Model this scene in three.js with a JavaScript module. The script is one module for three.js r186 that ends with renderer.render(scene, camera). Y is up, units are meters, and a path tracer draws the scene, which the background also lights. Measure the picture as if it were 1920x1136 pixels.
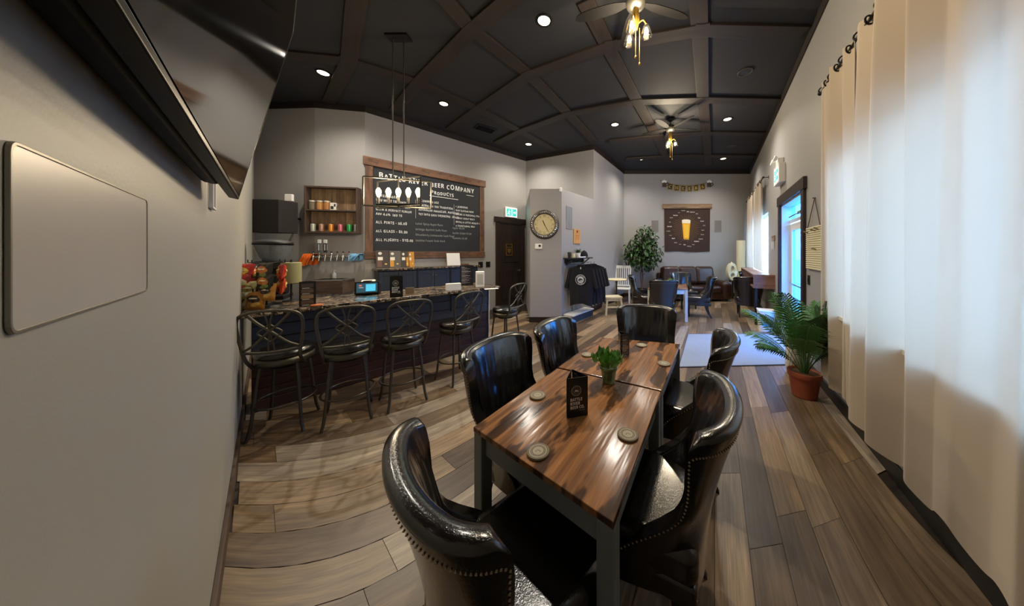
import * as THREE from 'three';
import { RoundedBoxGeometry } from 'three/addons/geometries/RoundedBoxGeometry.js';
import { mergeGeometries } from 'three/addons/utils/BufferGeometryUtils.js';
import { RectAreaLightUniformsLib } from 'three/addons/lights/RectAreaLightUniformsLib.js';
RectAreaLightUniformsLib.init();

// ---------------------------------------------------------------- camera, sky, exposure
const scene = new THREE.Scene();
const EYE = 1.6, F = 500, CX = 1060, CY = 472, CEIL = 4.52;
const camera = new THREE.PerspectiveCamera(2 * Math.atan(664 / F) * 180 / Math.PI, 2120 / 1328, 0.03, 200);
camera.position.set(0, EYE, 0);
camera.setViewOffset(2120, 1328, 0, 192, 1920, 1136);   // level camera with a shifted lens
const renderer = new THREE.WebGLRenderer({ antialias: true });
renderer.toneMapping = THREE.LinearToneMapping;
renderer.toneMappingExposure = 1.6;
renderer.shadowMap.enabled = true;
scene.background = new THREE.Color().setRGB(6.5, 11.7, 19.6);   // even cool daylight sky
const LAMP = new THREE.Color().setRGB(1.0, 0.92, 0.8);
const SPOT_CD = 10.5, FAN_CD = 2.0, BULB_CD = 0.7;

// ---------------------------------------------------------------- plan helpers: [x, d] is metres to the side and metres ahead
const P = (px, py, h = 0) => { const d = F * (EYE - h) / (py - CY); return [d * (px - CX) / F, d]; };
const hAt = (py, d) => EYE - (py - CY) * d / F;
const W3 = (p, h = 0) => new THREE.Vector3(p[0], h, -p[1]);
const onLine = (px, A, B) => { const k = (px - CX) / F, dx = B[0] - A[0], dd = B[1] - A[1]; const t = (k * A[1] - A[0]) / (dx - k * dd); return [A[0] + dx * t, A[1] + dd * t, t]; };
const yaw = (fx, fd) => Math.atan2(fx, -fd);               // turns local +z towards the plan direction (fx, fd)
function frameOf(A, B) { const dx = B[0] - A[0], dd = B[1] - A[1], L = Math.hypot(dx, dd); return { A, B, L, u: [dx / L, dd / L], n: [dd / L, -dx / L], turn: Math.atan2(dd, dx) }; }
const along = (f, px) => onLine(px, f.A, f.B)[2] * f.L;
const onWall = (f, s, off = 0) => [f.A[0] + f.u[0] * s + f.n[0] * off, f.A[1] + f.u[1] * s + f.n[1] * off];

let seed = 7;
const rnd = () => { seed = (seed + 0x6D2B79F5) | 0; let t = Math.imul(seed ^ (seed >>> 15), 1 | seed); t = (t + Math.imul(t ^ (t >>> 7), 61 | t)) ^ t; return ((t ^ (t >>> 14)) >>> 0) / 4294967296; };
const rr = (a, b) => a + (b - a) * rnd();
const TAU = Math.PI * 2, lerp = (a, b, t) => a + (b - a) * t, clamp = (x, a = 0, b = 1) => Math.min(b, Math.max(a, x)), sstep = (a, b, x) => { const t = clamp((x - a) / (b - a)); return t * t * (3 - 2 * t); };

// ---------------------------------------------------------------- scene bookkeeping
const taken = {};
const numbered = (n) => { const k = taken[n] = (taken[n] ?? -1) + 1; return k ? n + '_' + String(k).padStart(3, '0') : n; };
function tag(o, label, category, group, kind) { if (label) o.userData.label = label; if (category) o.userData.category = category; if (group) o.userData.group = group; if (kind) o.userData.kind = kind; return o; }
function thing(name, label, category, p = [0, 0], h = 0, turn = 0, group) {
  const g = new THREE.Group(); g.name = numbered(name); g.position.set(p[0], h, -p[1]); g.rotation.y = turn; scene.add(g);
  return tag(g, label, category, group);
}
const strip = (g) => { let q = g.index ? g.toNonIndexed() : g.clone(); for (const k of Object.keys(q.attributes)) if (!['position', 'normal', 'uv'].includes(k)) q.deleteAttribute(k); return q; };
const merge = (list) => list.length === 1 ? list[0] : mergeGeometries(list.map(strip));
function obj(name, geo, mat, parent) {
  const m = new THREE.Mesh(Array.isArray(geo) ? merge(geo) : geo, mat);
  m.name = parent ? name : numbered(name); m.castShadow = m.receiveShadow = true; (parent ?? scene).add(m); return m;
}
function struct(name, geo, mat, parent, label) { const m = obj(name, geo, mat, parent); if (!parent) m.userData.kind = 'structure'; if (label) { m.userData.label = label; } return m; }
function dup(o, p, turn, label, h) { const c = o.clone(); c.name = numbered(o.name.replace(/_\d{3}$/, '')); c.userData = { ...o.userData }; if (label) c.userData.label = label; if (p) c.position.set(p[0], h ?? o.position.y, -p[1]); if (turn !== undefined) c.rotation.set(0, turn, 0); scene.add(c); return c; }

// ---------------------------------------------------------------- geometry helpers
function metreUV(g, k = 1, grain) {        // box-mapped uv in metres; grain = axis the u runs along
  g = strip(g); const p = g.attributes.position, n = g.attributes.normal, uv = g.attributes.uv;
  for (let i = 0; i < p.count; i++) {
    const ax = Math.abs(n.getX(i)), ay = Math.abs(n.getY(i)), az = Math.abs(n.getZ(i));
    let a = [p.getX(i), p.getY(i), p.getZ(i)], m = ax > ay && ax > az ? 0 : ay > az ? 1 : 2, o = [0, 1, 2].filter((q) => q !== m);
    if (grain !== undefined && o[1] === grain) o = [o[1], o[0]];
    uv.setXY(i, a[o[0]] * k, a[o[1]] * k);
  }
  return g;
}
const rbox = (w, h, d, x = 0, y = 0, z = 0, r = 0.004, s = 1) => new RoundedBoxGeometry(w, h, d, s, Math.min(r, w / 2.01, h / 2.01, d / 2.01)).translate(x, y, z);
const sbox = (w, h, d, x = 0, y = 0, z = 0) => new THREE.BoxGeometry(w, h, d).translate(x, y, z);
const board = (w, h, d, x = 0, y = 0, z = 0, r = 0.004) => { const g = metreUV(rbox(w, h, d, 0, 0, 0, r), 1, w >= h && w >= d ? 0 : h >= d ? 1 : 2); const o = rnd() * 3, q = rnd() * 3, uv = g.attributes.uv; for (let i = 0; i < uv.count; i++) uv.setXY(i, uv.getX(i) + o, uv.getY(i) + q); return g.translate(x, y, z); };
const cyl = (r0, r1, h, x = 0, y = 0, z = 0, n = 20) => new THREE.CylinderGeometry(r0, r1, h, n).translate(x, y, z);
const lathe = (pts, n = 28) => new THREE.LatheGeometry(pts.map(([a, b]) => new THREE.Vector2(a, b)), n);
const V = (x, y, z) => new THREE.Vector3(x, y, z);
const tube = (pts, r, n = 24, m = 8, closed = false) => new THREE.TubeGeometry(new THREE.CatmullRomCurve3(pts.map((p) => V(...p)), closed, 'centripetal'), n, r, m, closed);
const rod = (a, b, r, m = 8) => { const A = V(...a), B = V(...b), L = A.distanceTo(B), g = new THREE.CylinderGeometry(r, r, L, m); g.applyQuaternion(new THREE.Quaternion().setFromUnitVectors(V(0, 1, 0), B.clone().sub(A).normalize())); return g.translate((a[0] + b[0]) / 2, (a[1] + b[1]) / 2, (a[2] + b[2]) / 2); };
const bar = (a, b, w, t) => { const A = V(...a), B = V(...b), L = A.distanceTo(B), g = new THREE.BoxGeometry(w, L, t); g.applyQuaternion(new THREE.Quaternion().setFromUnitVectors(V(0, 1, 0), B.clone().sub(A).normalize())); return g.translate((a[0] + b[0]) / 2, (a[1] + b[1]) / 2, (a[2] + b[2]) / 2); };
function prism(pts, y0, y1, bevel = 0) {   // plan polygon [x, d] raised from y0 to y1
  const s = new THREE.Shape(pts.map((p) => new THREE.Vector2(p[0], p[1])));
  const g = bevel ? new THREE.ExtrudeGeometry(s, { depth: y1 - y0 - 2 * bevel, bevelEnabled: true, bevelSize: bevel, bevelThickness: bevel, bevelOffset: -bevel, bevelSegments: 2 }).translate(0, 0, bevel) : new THREE.ExtrudeGeometry(s, { depth: y1 - y0, bevelEnabled: false });
  return g.rotateX(-Math.PI / 2).translate(0, y0, 0);
}
function grid(nu, nv, fn, closeU = false) {   // fn(u, v) -> [x, y, z]; smooth normals
  const pos = [], uv = [], idx = [];
  for (let j = 0; j <= nv; j++) for (let i = 0; i <= nu; i++) { const p = fn(i / nu, j / nv); pos.push(p[0], p[1], p[2]); uv.push(p[3] ?? i / nu, p[4] ?? j / nv); }
  for (let j = 0; j < nv; j++) for (let i = 0; i < nu; i++) { const a = j * (nu + 1) + i, b = a + 1, c = a + nu + 1, d = c + 1; idx.push(a, b, d, a, d, c); }
  const g = new THREE.BufferGeometry(); g.setAttribute('position', new THREE.Float32BufferAttribute(pos, 3)); g.setAttribute('uv', new THREE.Float32BufferAttribute(uv, 2)); g.setIndex(idx); g.computeVertexNormals(); return g;
}
function cushion(w, h, d, r, puff, x = 0, y = 0, z = 0) {
  const g = new RoundedBoxGeometry(w, h, d, 6, Math.min(r, h / 2.02)), p = g.attributes.position;
  for (let i = 0; i < p.count; i++) { const X = p.getX(i) / (w / 2), Z = p.getZ(i) / (d / 2), Y = p.getY(i) / (h / 2), k = Math.max(0, 1 - X * X) * Math.max(0, 1 - Z * Z); p.setY(i, p.getY(i) + puff * k * Y); }
  g.computeVertexNormals(); return g.translate(x, y, z);
}
function spun(list, turn, dx = 0, dz = 0) { return list.map((g) => g.clone().rotateY(turn).translate(dx, 0, dz)); }

// ---------------------------------------------------------------- textures
const hash = (x, y, s) => { let h = Math.imul(x, 374761393) + Math.imul(y, 668265263) + Math.imul(s, 1274126177); h = Math.imul(h ^ (h >>> 13), 1274126177); return ((h ^ (h >>> 16)) >>> 0) / 4294967296; };
function vnoise(x, y, px, py, s) { const xi = Math.floor(x), yi = Math.floor(y), fx = x - xi, fy = y - yi, u = fx * fx * (3 - 2 * fx), v = fy * fy * (3 - 2 * fy), m = (a, n) => ((a % n) + n) % n; const q = (a, b) => hash(m(a, px), m(b, py), s); return lerp(lerp(q(xi, yi), q(xi + 1, yi), u), lerp(q(xi, yi + 1), q(xi + 1, yi + 1), u), v); }
function fbm(u, v, fx, fy, s, oct = 4) { let a = 0, k = 0.5, n = 0; for (let i = 0; i < oct; i++) { a += k * vnoise(u * fx, v * fy, fx, fy, s + i); n += k; k *= 0.5; fx *= 2; fy *= 2; } return a / n; }
function dtex(w, h, fn, srgb = true) {
  const d = new Uint8Array(w * h * 4);
  for (let y = 0; y < h; y++) for (let x = 0; x < w; x++) { const c = fn(x / w, y / h, x, y), i = (y * w + x) * 4; d[i] = c[0]; d[i + 1] = c[1] ?? c[0]; d[i + 2] = c[2] ?? c[0]; d[i + 3] = 255; }
  const t = new THREE.DataTexture(d, w, h); t.wrapS = t.wrapT = THREE.RepeatWrapping; t.magFilter = THREE.LinearFilter; t.minFilter = THREE.LinearFilter; if (srgb) t.colorSpace = THREE.SRGBColorSpace; t.needsUpdate = true; return t;
}
const rep = (t, a, b) => { const c = t.clone(); c.repeat.set(a, b); c.needsUpdate = true; return c; };
const hx = (h) => [(h >> 16) & 255, (h >> 8) & 255, h & 255];
const mix3 = (a, b, t) => [0, 1, 2].map((i) => clamp(lerp(a[i], b[i], t), 0, 255));
function canvas(w, h, draw) { const c = document.createElement('canvas'); c.width = w; c.height = h; const x = c.getContext('2d'); draw(x, w, h); const t = new THREE.CanvasTexture(c); t.colorSpace = THREE.SRGBColorSpace; return t; }
const woodTex = (w, h, a, b, s, fx = 3, fy = 40, knots = 0) => dtex(w, h, (u, v) => {
  const warp = fbm(u, v, 3, 4, s + 50, 3), g = fbm(u, v + warp * 0.03, fx, fy, s, 4), st = fbm(u, v, 2, 9, s + 20, 3), fine = fbm(u, v, fx * 6, fy * 4, s + 33, 2);
  let t = clamp((g - 0.3) * 1.5 + (st - 0.5) * 0.7); if (knots) { const k = fbm(u, v, 8, 14, s + 77, 2); t = lerp(t, 1, sstep(0.72, 0.8, k) * knots); }
  const c = mix3(hx(a), hx(b), t), f = 0.9 + fine * 0.2; return c.map((q) => clamp(q * f, 0, 255));
});
const std = (o) => new THREE.MeshStandardMaterial(o), phys = (o) => new THREE.MeshPhysicalMaterial(o);

const peelBump = dtex(256, 256, (u, v) => [fbm(u, v, 32, 32, 3, 3) * 255], false);
const weaveBump = dtex(256, 256, (u, v) => { const a = Math.sin(u * TAU * 64), b = Math.sin(v * TAU * 64); return [128 + 60 * a * b + 60 * (fbm(u, v, 64, 16, 5, 2) - 0.5)]; }, false);
const leatherBump = dtex(256, 256, (u, v) => [fbm(u, v, 40, 40, 11, 3) * 200], false);
const leatherRough = dtex(256, 256, (u, v) => { const q = fbm(u, v, 6, 6, 17, 4); return [0, 60 + q * 90, 0]; }, false);
const floorTex = dtex(1024, 512, (u, v) => {
  const warp = fbm(u, v, 4, 4, 90, 3), g = fbm(u, v + warp * 0.02, 5, 70, 21, 4), b = fbm(u, v, 5, 12, 60, 3), f = fbm(u, v, 20, 220, 71, 2);
  const t = clamp(0.5 + (g - 0.5) * 1.1 + (b - 0.5) * 0.9); let c = mix3(hx(0xaa9a84), hx(0x75675a), t); const k = 0.86 + f * 0.28; return c.map((q) => clamp(q * k, 0, 255));
});
const M = {};
M.wall = std({ color: 0x989694, roughness: 0.55, bumpMap: rep(peelBump, 3, 3), bumpScale: 0.0012 });
M.wallPale = std({ color: 0x9b9991, roughness: 0.5, bumpMap: rep(peelBump, 6, 6), bumpScale: 0.0002 });
M.ceiling = std({ color: 0x1d1d20, roughness: 0.8, bumpMap: rep(peelBump, 4, 4), bumpScale: 0.001 });
const darkWood = woodTex(512, 256, 0x22160f, 0x100a08, 31, 3, 30);
M.beam = std({ map: darkWood, roughness: 0.65 });
M.trimDark = std({ map: woodTex(512, 256, 0x2a1c17, 0x140d0b, 35, 3, 30), roughness: 0.45 });
M.baseBlack = std({ color: 0x17140f, roughness: 0.5 });
M.baseBrown = std({ map: woodTex(256, 256, 0x5a4636, 0x35271d, 38, 3, 26), roughness: 0.5 });
M.frameWood = std({ map: woodTex(512, 256, 0x73513a, 0x432c1f, 41, 3, 26, 0.6), roughness: 0.6 });
M.shelfWood = std({ map: woodTex(512, 256, 0x5d4a3e, 0x2e2320, 44, 3, 26), roughness: 0.6 });
M.backPlank = std({ map: woodTex(512, 256, 0x8b7256, 0x55402f, 47, 3, 22), roughness: 0.6 });
M.tableTop = std({ map: dtex(1024, 512, (u, v) => {
  const warp = fbm(u, v, 3, 3, 130, 3), g = fbm(u, v + warp * 0.04, 4, 46, 121, 4), big = fbm(u, v, 3, 5, 140, 4), f = fbm(u, v, 16, 160, 150, 2), bl = fbm(u, v, 7, 12, 160, 4);
  const t = clamp(0.42 + (g - 0.5) * 1.3 + (big - 0.5) * 1.1); let c = mix3(hx(0x9e6e45), hx(0x664630), t); c = mix3(c, hx(0x2a1b14), sstep(0.56, 0.66, bl) * 0.7); return c.map((q) => clamp(q * (0.88 + f * 0.24), 0, 255));
}), roughness: 0.17, bumpMap: dtex(256, 256, (u, v) => [fbm(u, v, 8, 40, 171, 3) * 255], false), bumpScale: 0.0009 });
M.tableEdge = std({ map: darkWood, roughness: 0.35 });
M.greyPaint = std({ color: 0x757a7b, roughness: 0.45 });
M.leather = phys({ color: 0x14110f, roughness: 0.5, roughnessMap: leatherRough, bumpMap: rep(leatherBump, 3, 3), bumpScale: 0.0008, clearcoat: 0.6, clearcoatRoughness: 0.14 });
M.leatherBlue = M.leather;
M.legDark = std({ map: woodTex(256, 256, 0x1d1614, 0x0c0908, 51, 3, 24), roughness: 0.4 });
M.nail = std({ color: 0x8a7a62, metalness: 0.9, roughness: 0.35 });
M.pewter = std({ color: 0x5c584f, metalness: 0.85, roughness: 0.42 });
M.chrome = std({ color: 0xc9c9c9, metalness: 1, roughness: 0.16 });
M.brass = std({ color: 0xb08a3a, metalness: 0.9, roughness: 0.3 });
M.black = std({ color: 0x0c0c0d, roughness: 0.5 });
M.blackMetal = std({ color: 0x18181a, metalness: 0.6, roughness: 0.45 });
M.blackGloss = std({ color: 0x060607, roughness: 0.12 });
M.fanBlade = phys({ color: 0x0a0807, roughness: 0.75, specularIntensity: 0.4 });
M.tvScreen = phys({ color: 0x050506, roughness: 0.07, specularIntensity: 0.7 });
M.tvShell = phys({ color: 0x070708, roughness: 0.4, specularIntensity: 0.2 });
M.white = std({ color: 0xe6e4de, roughness: 0.5 });
M.whitePaint = std({ color: 0xd9d6cc, roughness: 0.45 });
M.cream = std({ color: 0xd8cfae, roughness: 0.55 });
const gran = dtex(512, 512, (u, v) => { const a = fbm(u, v, 26, 26, 201, 4), b = fbm(u, v, 60, 60, 211, 2), c = fbm(u, v, 14, 14, 221, 3); let k = mix3(hx(0x1c1815), hx(0x6b5a48), sstep(0.42, 0.6, a)); k = mix3(k, hx(0xb7a48a), sstep(0.6, 0.7, b) * 0.9); return mix3(k, hx(0x0b0a0a), sstep(0.58, 0.66, c)); });
M.granite = std({ map: gran, roughness: 0.3 });
M.bluePanel = std({ color: 0x3a4049, roughness: 0.45 });
M.cabBlue = std({ color: 0x2b313b, roughness: 0.4 });
M.barBrown = std({ map: woodTex(256, 256, 0x3a2019, 0x1d100d, 55, 3, 24), roughness: 0.5 });
M.doorGlass = phys({ color: 0x8ac6ea, roughness: 0.02, transmission: 1, thickness: 0, ior: 1.45 });
M.glass = phys({ color: 0xffffff, roughness: 0.02, transmission: 1, thickness: 0, ior: 1.45 });
M.curtain = phys({ color: 0xc2b29e, roughness: 1, transmission: 0.165, thickness: 0, bumpMap: rep(weaveBump, 14, 14), bumpScale: 0.0006 });
M.sofa = phys({ color: 0x35211a, roughness: 0.42, roughnessMap: leatherRough, bumpMap: rep(leatherBump, 2, 2), bumpScale: 0.003 });
M.terracotta = std({ color: 0x9a4d35, roughness: 0.75 });
M.soil = std({ color: 0x5a3f22, roughness: 1, bumpMap: rep(peelBump, 2, 2), bumpScale: 0.01 });
M.leafPalm = phys({ color: 0x4c7d3c, roughness: 0.5, transmission: 0.2, thickness: 0 });
M.leafDark = phys({ color: 0x2d4a24, roughness: 0.5, transmission: 0.15, thickness: 0 });
M.leafBright = phys({ color: 0x5f9a37, roughness: 0.5, transmission: 0.25, thickness: 0 });
M.stem = std({ color: 0x6a7a3a, roughness: 0.7 });
M.bark = std({ color: 0x5b4a3a, roughness: 0.9 });
M.glow = std({ color: 0xfff0d0, emissive: new THREE.Color().setRGB(1, 0.8, 0.5), emissiveIntensity: 5, roughness: 0.4 });
M.filament = std({ color: 0xffe0a0, emissive: new THREE.Color().setRGB(1, 0.78, 0.42), emissiveIntensity: 2.2, roughness: 0.3 });
M.shirt = std({ color: 0x15151b, roughness: 0.95, bumpMap: rep(weaveBump, 4, 4), bumpScale: 0.0005 });
const printed = (t, o = {}) => std({ map: t, roughness: 0.6, ...o });

// ---------------------------------------------------------------- room plan
const APEX = [0.772, -0.902];
const LW = (d) => [-0.239 - 1.121 * d, d], RW = (d) => [1.277 + 0.56 * d, d];
const B0 = LW(5.25), B1 = [-4.88, 5.19], B2 = [-4.02, 5.35], B3 = [-1.22, 8.25];
const Q0 = [-0.80, 6.06], Q1 = [-0.085, 6.06], Q2 = [0.774, 7.3], K0 = [2.11, 9.6], K1 = RW(9.6);
const fLeft = frameOf(APEX, B0), fBarA = frameOf(B0, B1), fBarB = frameOf(B1, B2), fBar = frameOf(B2, B3), fClock = frameOf(Q0, Q1), fMerch = frameOf(Q1, Q2), fLong = frameOf(Q2, K0), fBack = frameOf(K0, K1), fRight = frameOf(K1, APEX);
const ROOM = [APEX, B0, B1, B2, B3, Q0, Q1, Q2, K0, K1];
const inside = (x, d, poly = ROOM) => { let c = false; for (let i = 0, j = poly.length - 1; i < poly.length; j = i++) { const [a, b] = poly[i], [e, f] = poly[j]; if ((b > d) !== (f > d) && x < (e - a) * (d - b) / (f - b) + a) c = !c; } return c; };

const shellPoly = [[1.2, -1.6], [-7.2, 4.9], [-6.4, 5.8], [-5, 5.7], [-2.2, 8.6], [-2.2, 10.2], [7.6, 10.2], [7.0, 9.2]];
const floorSlab = struct('floor', prism(shellPoly, -0.2, -0.006), std({ map: rep(floorTex, 0.42, 0.84), color: 0x4a4038, roughness: 0.5 }));
const ceilSlab = struct('ceiling', prism(shellPoly, CEIL, CEIL + 0.2), M.ceiling);

// floor planks: rows run along the room and bend gently with it
{
  const toPlan = (a, b) => { const ph = Math.atan2(b, a), r = Math.hypot(a, b), px = 1340 + 549 * ph, d = r * F / 549; return [d * (px - CX) / F, d]; };
  const tints = [0xffffff, 0xe2d6c4, 0xc2b6a8, 0xfff0da, 0xa89a8a, 0xdcc8ac, 0x93887e, 0xccbca6].map((c) => std({ map: rep(floorTex, 0.42, 0.84), color: c, roughness: 0.38, bumpMap: rep(floorTex, 0.42, 0.84), bumpScale: 0.0006 }));
  const planks = [], BW = 0.185, LEN = 1.25, GAP = 0.0016;
  for (let row = -26; row < 8; row++) {
    const b0 = row * BW + GAP, b1 = (row + 1) * BW - GAP, bm = (b0 + b1) / 2; let a0 = -2.2 + rr(0, LEN);
    const ok = (a) => { const ph = Math.atan2(bm, a); if (Math.abs(ph) > 1.9 || Math.hypot(a, bm) < 0.42) return false; const p = toPlan(a, bm); return inside(p[0], p[1]); };
    for (; a0 < 12; a0 += LEN) {
      let s = a0 + GAP, e = a0 + LEN - GAP; while (s < e && !ok(s)) s += 0.04; if (s >= e) continue; let q = s; while (q < e && ok(q + 0.04)) q += 0.04; e = Math.min(e, q); if (e - s < 0.06) continue;
      const NS = 6, pos = [], uv = [], idx = [], ou = rnd() * 4, ov = rnd() * 4;
      for (let i = 0; i <= NS; i++) { const a = lerp(s, e, i / NS); for (const [b, y] of [[b0, -0.006], [b0, 0], [b1, 0], [b1, -0.006]]) { const p = toPlan(a, b); pos.push(p[0], y, -p[1]); uv.push(a + ou, b + ov); } }
      for (let i = 0; i < NS; i++) for (let k = 0; k < 3; k++) { const A = i * 4 + k, B = A + 4; idx.push(A, A + 1, B + 1, A, B + 1, B); }
      const mid = toPlan((s + e) / 2, bm);
      planks.push({ pos, uv, idx, tint: Math.floor(rnd() * tints.length), d: mid[1], px: CX + F * mid[0] / mid[1] });
    }
  }
  const geo = (p) => { const g = new THREE.BufferGeometry(); g.setAttribute('position', new THREE.Float32BufferAttribute(p.pos, 3)); g.setAttribute('uv', new THREE.Float32BufferAttribute(p.uv, 2)); g.setIndex(p.idx); const q = g.toNonIndexed(); q.computeVertexNormals(); return q; };
  const vis = (p) => p.d > 0.9 && p.px > 380 && p.px < 1920 && !(p.px < 930 && p.d > 3.2 + (p.px - 455) * 0.004);
  planks.sort((a, b) => (vis(b) - vis(a)) || a.d - b.d);
  planks.forEach((p, i) => { if (i < 290) obj('plank', geo(p), tints[p.tint], floorSlab); });
  tints.forEach((t, k) => { const rest = planks.filter((p, i) => i >= 290 && p.tint === k).map(geo); if (rest.length) { const m = obj('plank_field', rest, t, floorSlab); m.userData.kind = 'stuff'; } });
}

// walls with thickness; local +z looks into the room
function wall(name, f, mat, h0, h1, holes = [], s0 = 0, s1 = f.L, thick = 0.2) {
  const s = new THREE.Shape([[s0, h0], [s1, h0], [s1, h1], [s0, h1]].map((p) => new THREE.Vector2(...p)));
  for (const [a, b, c, d] of holes) s.holes.push(new THREE.Path([[a, c], [a, d], [b, d], [b, c]].map((p) => new THREE.Vector2(...p))));
  const g = new THREE.ExtrudeGeometry(s, { depth: thick, bevelEnabled: false }).translate(0, 0, -thick);
  return g.rotateY(f.turn).translate(f.A[0], 0, -f.A[1]);
}
struct('wall_left', wall('', fLeft, null, -0.2, CEIL, [], -0.3, fLeft.L + 0.2), M.wallPale);
struct('wall_bar', [wall('', fBarA, null, -0.2, CEIL, [], -0.2), wall('', fBarB, null, -0.2, CEIL), wall('', fBar, null, -0.2, CEIL)], M.wall);
struct('wall_clock', prism([Q0, Q1, [0.72, 7.222], Q2, [0.3, 7.6], [-1.1, 8.3], B3], 0, 3.03), M.wall);
struct('wall_partition', prism([B3, Q2, K0, [2.11, 10], [-1.22, 10]], 0, CEIL), M.wall);
struct('wall_back', wall('', fBack, null, -0.2, CEIL), M.wall);
const sR = (d) => Math.hypot(K1[0] - RW(d)[0], K1[1] - d);
const WIN1 = [sR(2.8), sR(0.6), 0.98, 2.62], DOOR2 = [sR(5.1), sR(3.83), 0, 2.48], WIN2 = [sR(9.1), sR(6.35), 1.0, 2.55];
struct('wall_right', wall('', fRight, null, -0.2, CEIL, [WIN1, [DOOR2[0], DOOR2[1], 0.0, DOOR2[3]], WIN2], -0.2, fRight.L + 0.3), M.wall);
struct('ground_outside', prism([[2.6, -30], [60, -30], [60, 60], [8, 60], [8, 9.6], [3, 2]].map((p) => [p[0] + 0.4, p[1]]), -0.45, -0.21), std({ color: 0xb9bcc0, roughness: 0.95, bumpMap: rep(peelBump, 0.4, 0.4), bumpScale: 0.02 }));

{ // pale building across the street
  const g = thing('street_building', 'pale grey building across the street seen through the door glass', 'building', [15, 4], -0.3, fRight.turn);
  obj('facade', sbox(44, 3.4, 6, 0, 1.7, -3), std({ color: 0x5f646b, roughness: 0.9 }), g);
  obj('roof_edge', sbox(44.4, 0.3, 6.4, 0, 3.55, -3), std({ color: 0x50555c, roughness: 0.9 }), g);
}
// baseboards and ceiling trim
const strips = (f, a, b, h0, h1, t, mat, name, off = 0) => { const g = board(b - a, h1 - h0, t, (a + b) / 2, (h0 + h1) / 2, t / 2 + off, 0.003).rotateY(f.turn).translate(f.A[0], 0, -f.A[1]); return struct(name, g, mat); };
strips(fLeft, 0, fLeft.L - 0.05, 0, 0.11, 0.018, M.baseBrown, 'baseboard_left');
strips(fRight, 0.02, DOOR2[0] - 0.16, 0, 0.12, 0.02, M.baseBlack, 'baseboard_right');
strips(fRight, DOOR2[1] + 0.16, fRight.L, 0, 0.12, 0.02, M.baseBlack, 'baseboard_right');
strips(fClock, -0.02, fClock.L + 0.01, 0, 0.12, 0.02, M.trimDark, 'baseboard_clock');
strips(fMerch, 0.0, fMerch.L, 0, 0.12, 0.02, M.trimDark, 'baseboard_merch');
strips(fLong, 0.0, fLong.L, 0, 0.12, 0.02, M.trimDark, 'baseboard_long');
strips(fBack, 0.02, fBack.L, 0, 0.12, 0.02, M.trimDark, 'baseboard_back');
let trimNo = 1;
for (const [f, a, b] of [[fBarA, 0, fBarA.L], [fBarB, 0, fBarB.L], [fBar, 0, fBar.L], [fBack, 0, fBack.L], [fLong, 0, fLong.L], [fRight, 0, fRight.L - 0.3], [frameOf(B3, Q2), 0, frameOf(B3, Q2).L], [fLeft, 0.2, fLeft.L]])
  strips(f, a, b, CEIL - 0.12, CEIL, 0.025, M.beam, 'trim_' + trimNo++);

// ceiling beams: boards between the crossing points of the coffer grid
{
  const C = (px, py) => P(px, py, CEIL).map((v, i) => v);
  const lines = [
    [[520, 99], [654, 112], [784, 152], [896, 202], [975, 244], [1037, 278]],
    [[820, -22], [885, 53], [992, 137], [1065, 211], [1110, 259]],
    [[1104, 10], [1147, 98], [1194, 186], [1232, 256], [1252, 300]],
    [[1306, -60], [1312, 52], [1318, 184], [1324, 249], [1328, 306]],
    [[672, -30], [654, 112], [618, 186]],
    [[960, -10], [885, 53], [784, 152], [742, 202]],
    [[1494, 56], [1312, 52], [1147, 82], [992, 137], [896, 202], [846, 238]],
    [[1452, 187], [1318, 184], [1194, 188], [1065, 211], [975, 244], [935, 264]],
    [[1425, 249], [1324, 248], [1232, 254], [1150, 262]],
    [[1410, 291], [1326, 290], [1246, 292], [1180, 296]],
  ];
  lines.forEach((L, li) => { for (let i = 0; i + 1 < L.length; i++) {
    const a = C(...L[i]), b = C(...L[i + 1]), f = frameOf(a, b);
    obj('beam', board(f.L + 0.2, 0.035, 0.2, f.L / 2, CEIL - 0.0175 - 0.0005 * (i % 3) - 0.0016 * li, 0, 0.005).rotateY(f.turn).translate(a[0], 0, -a[1]), M.beam, ceilSlab);
  } });
}

// ---------------------------------------------------------------- windows, doors, curtains
function atWall(f, s, h, off, name, label, category, group) { return thing(name, label, category, onWall(f, s, off), h, f.turn, group); }
function windowUnit(name, W, n) {
  const g = thing(name, undefined, undefined, f0(fRight), 0, fRight.turn); g.userData.kind = 'structure'; g.name = name;
  const [a, b, c, d] = W, z = -0.12, w = 0.06;
  obj('window_frame', [sbox(b - a, w, 0.08, (a + b) / 2, c + w / 2, z), sbox(b - a, w, 0.08, (a + b) / 2, d - w / 2, z), sbox(w, d - c - 2 * w, 0.08, a + w / 2, (c + d) / 2, z), sbox(w, d - c - 2 * w, 0.08, b - w / 2, (c + d) / 2, z)], M.white, g);
  for (let i = 1; i < n; i++) obj('mullion', sbox(w, d - c - 2 * w, 0.07, lerp(a, b, i / n), (c + d) / 2, z), M.white, g);
  for (let i = 0; i < n; i++) { const p = lerp(a, b, i / n) + w / 2, q = lerp(a, b, (i + 1) / n) - w / 2; obj('pane', sbox(q - p, d - c - 2 * w, 0.005, (p + q) / 2, (c + d) / 2, z), M.glass, g); }
  obj('sill', sbox(b - a + 0.1, 0.03, 0.16, (a + b) / 2, c - 0.012, 0.0), M.whitePaint, g);
  return g;
}
function f0(f) { return f.A; }
windowUnit('window_1', WIN1, 3); windowUnit('window_2', WIN2, 2);

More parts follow.
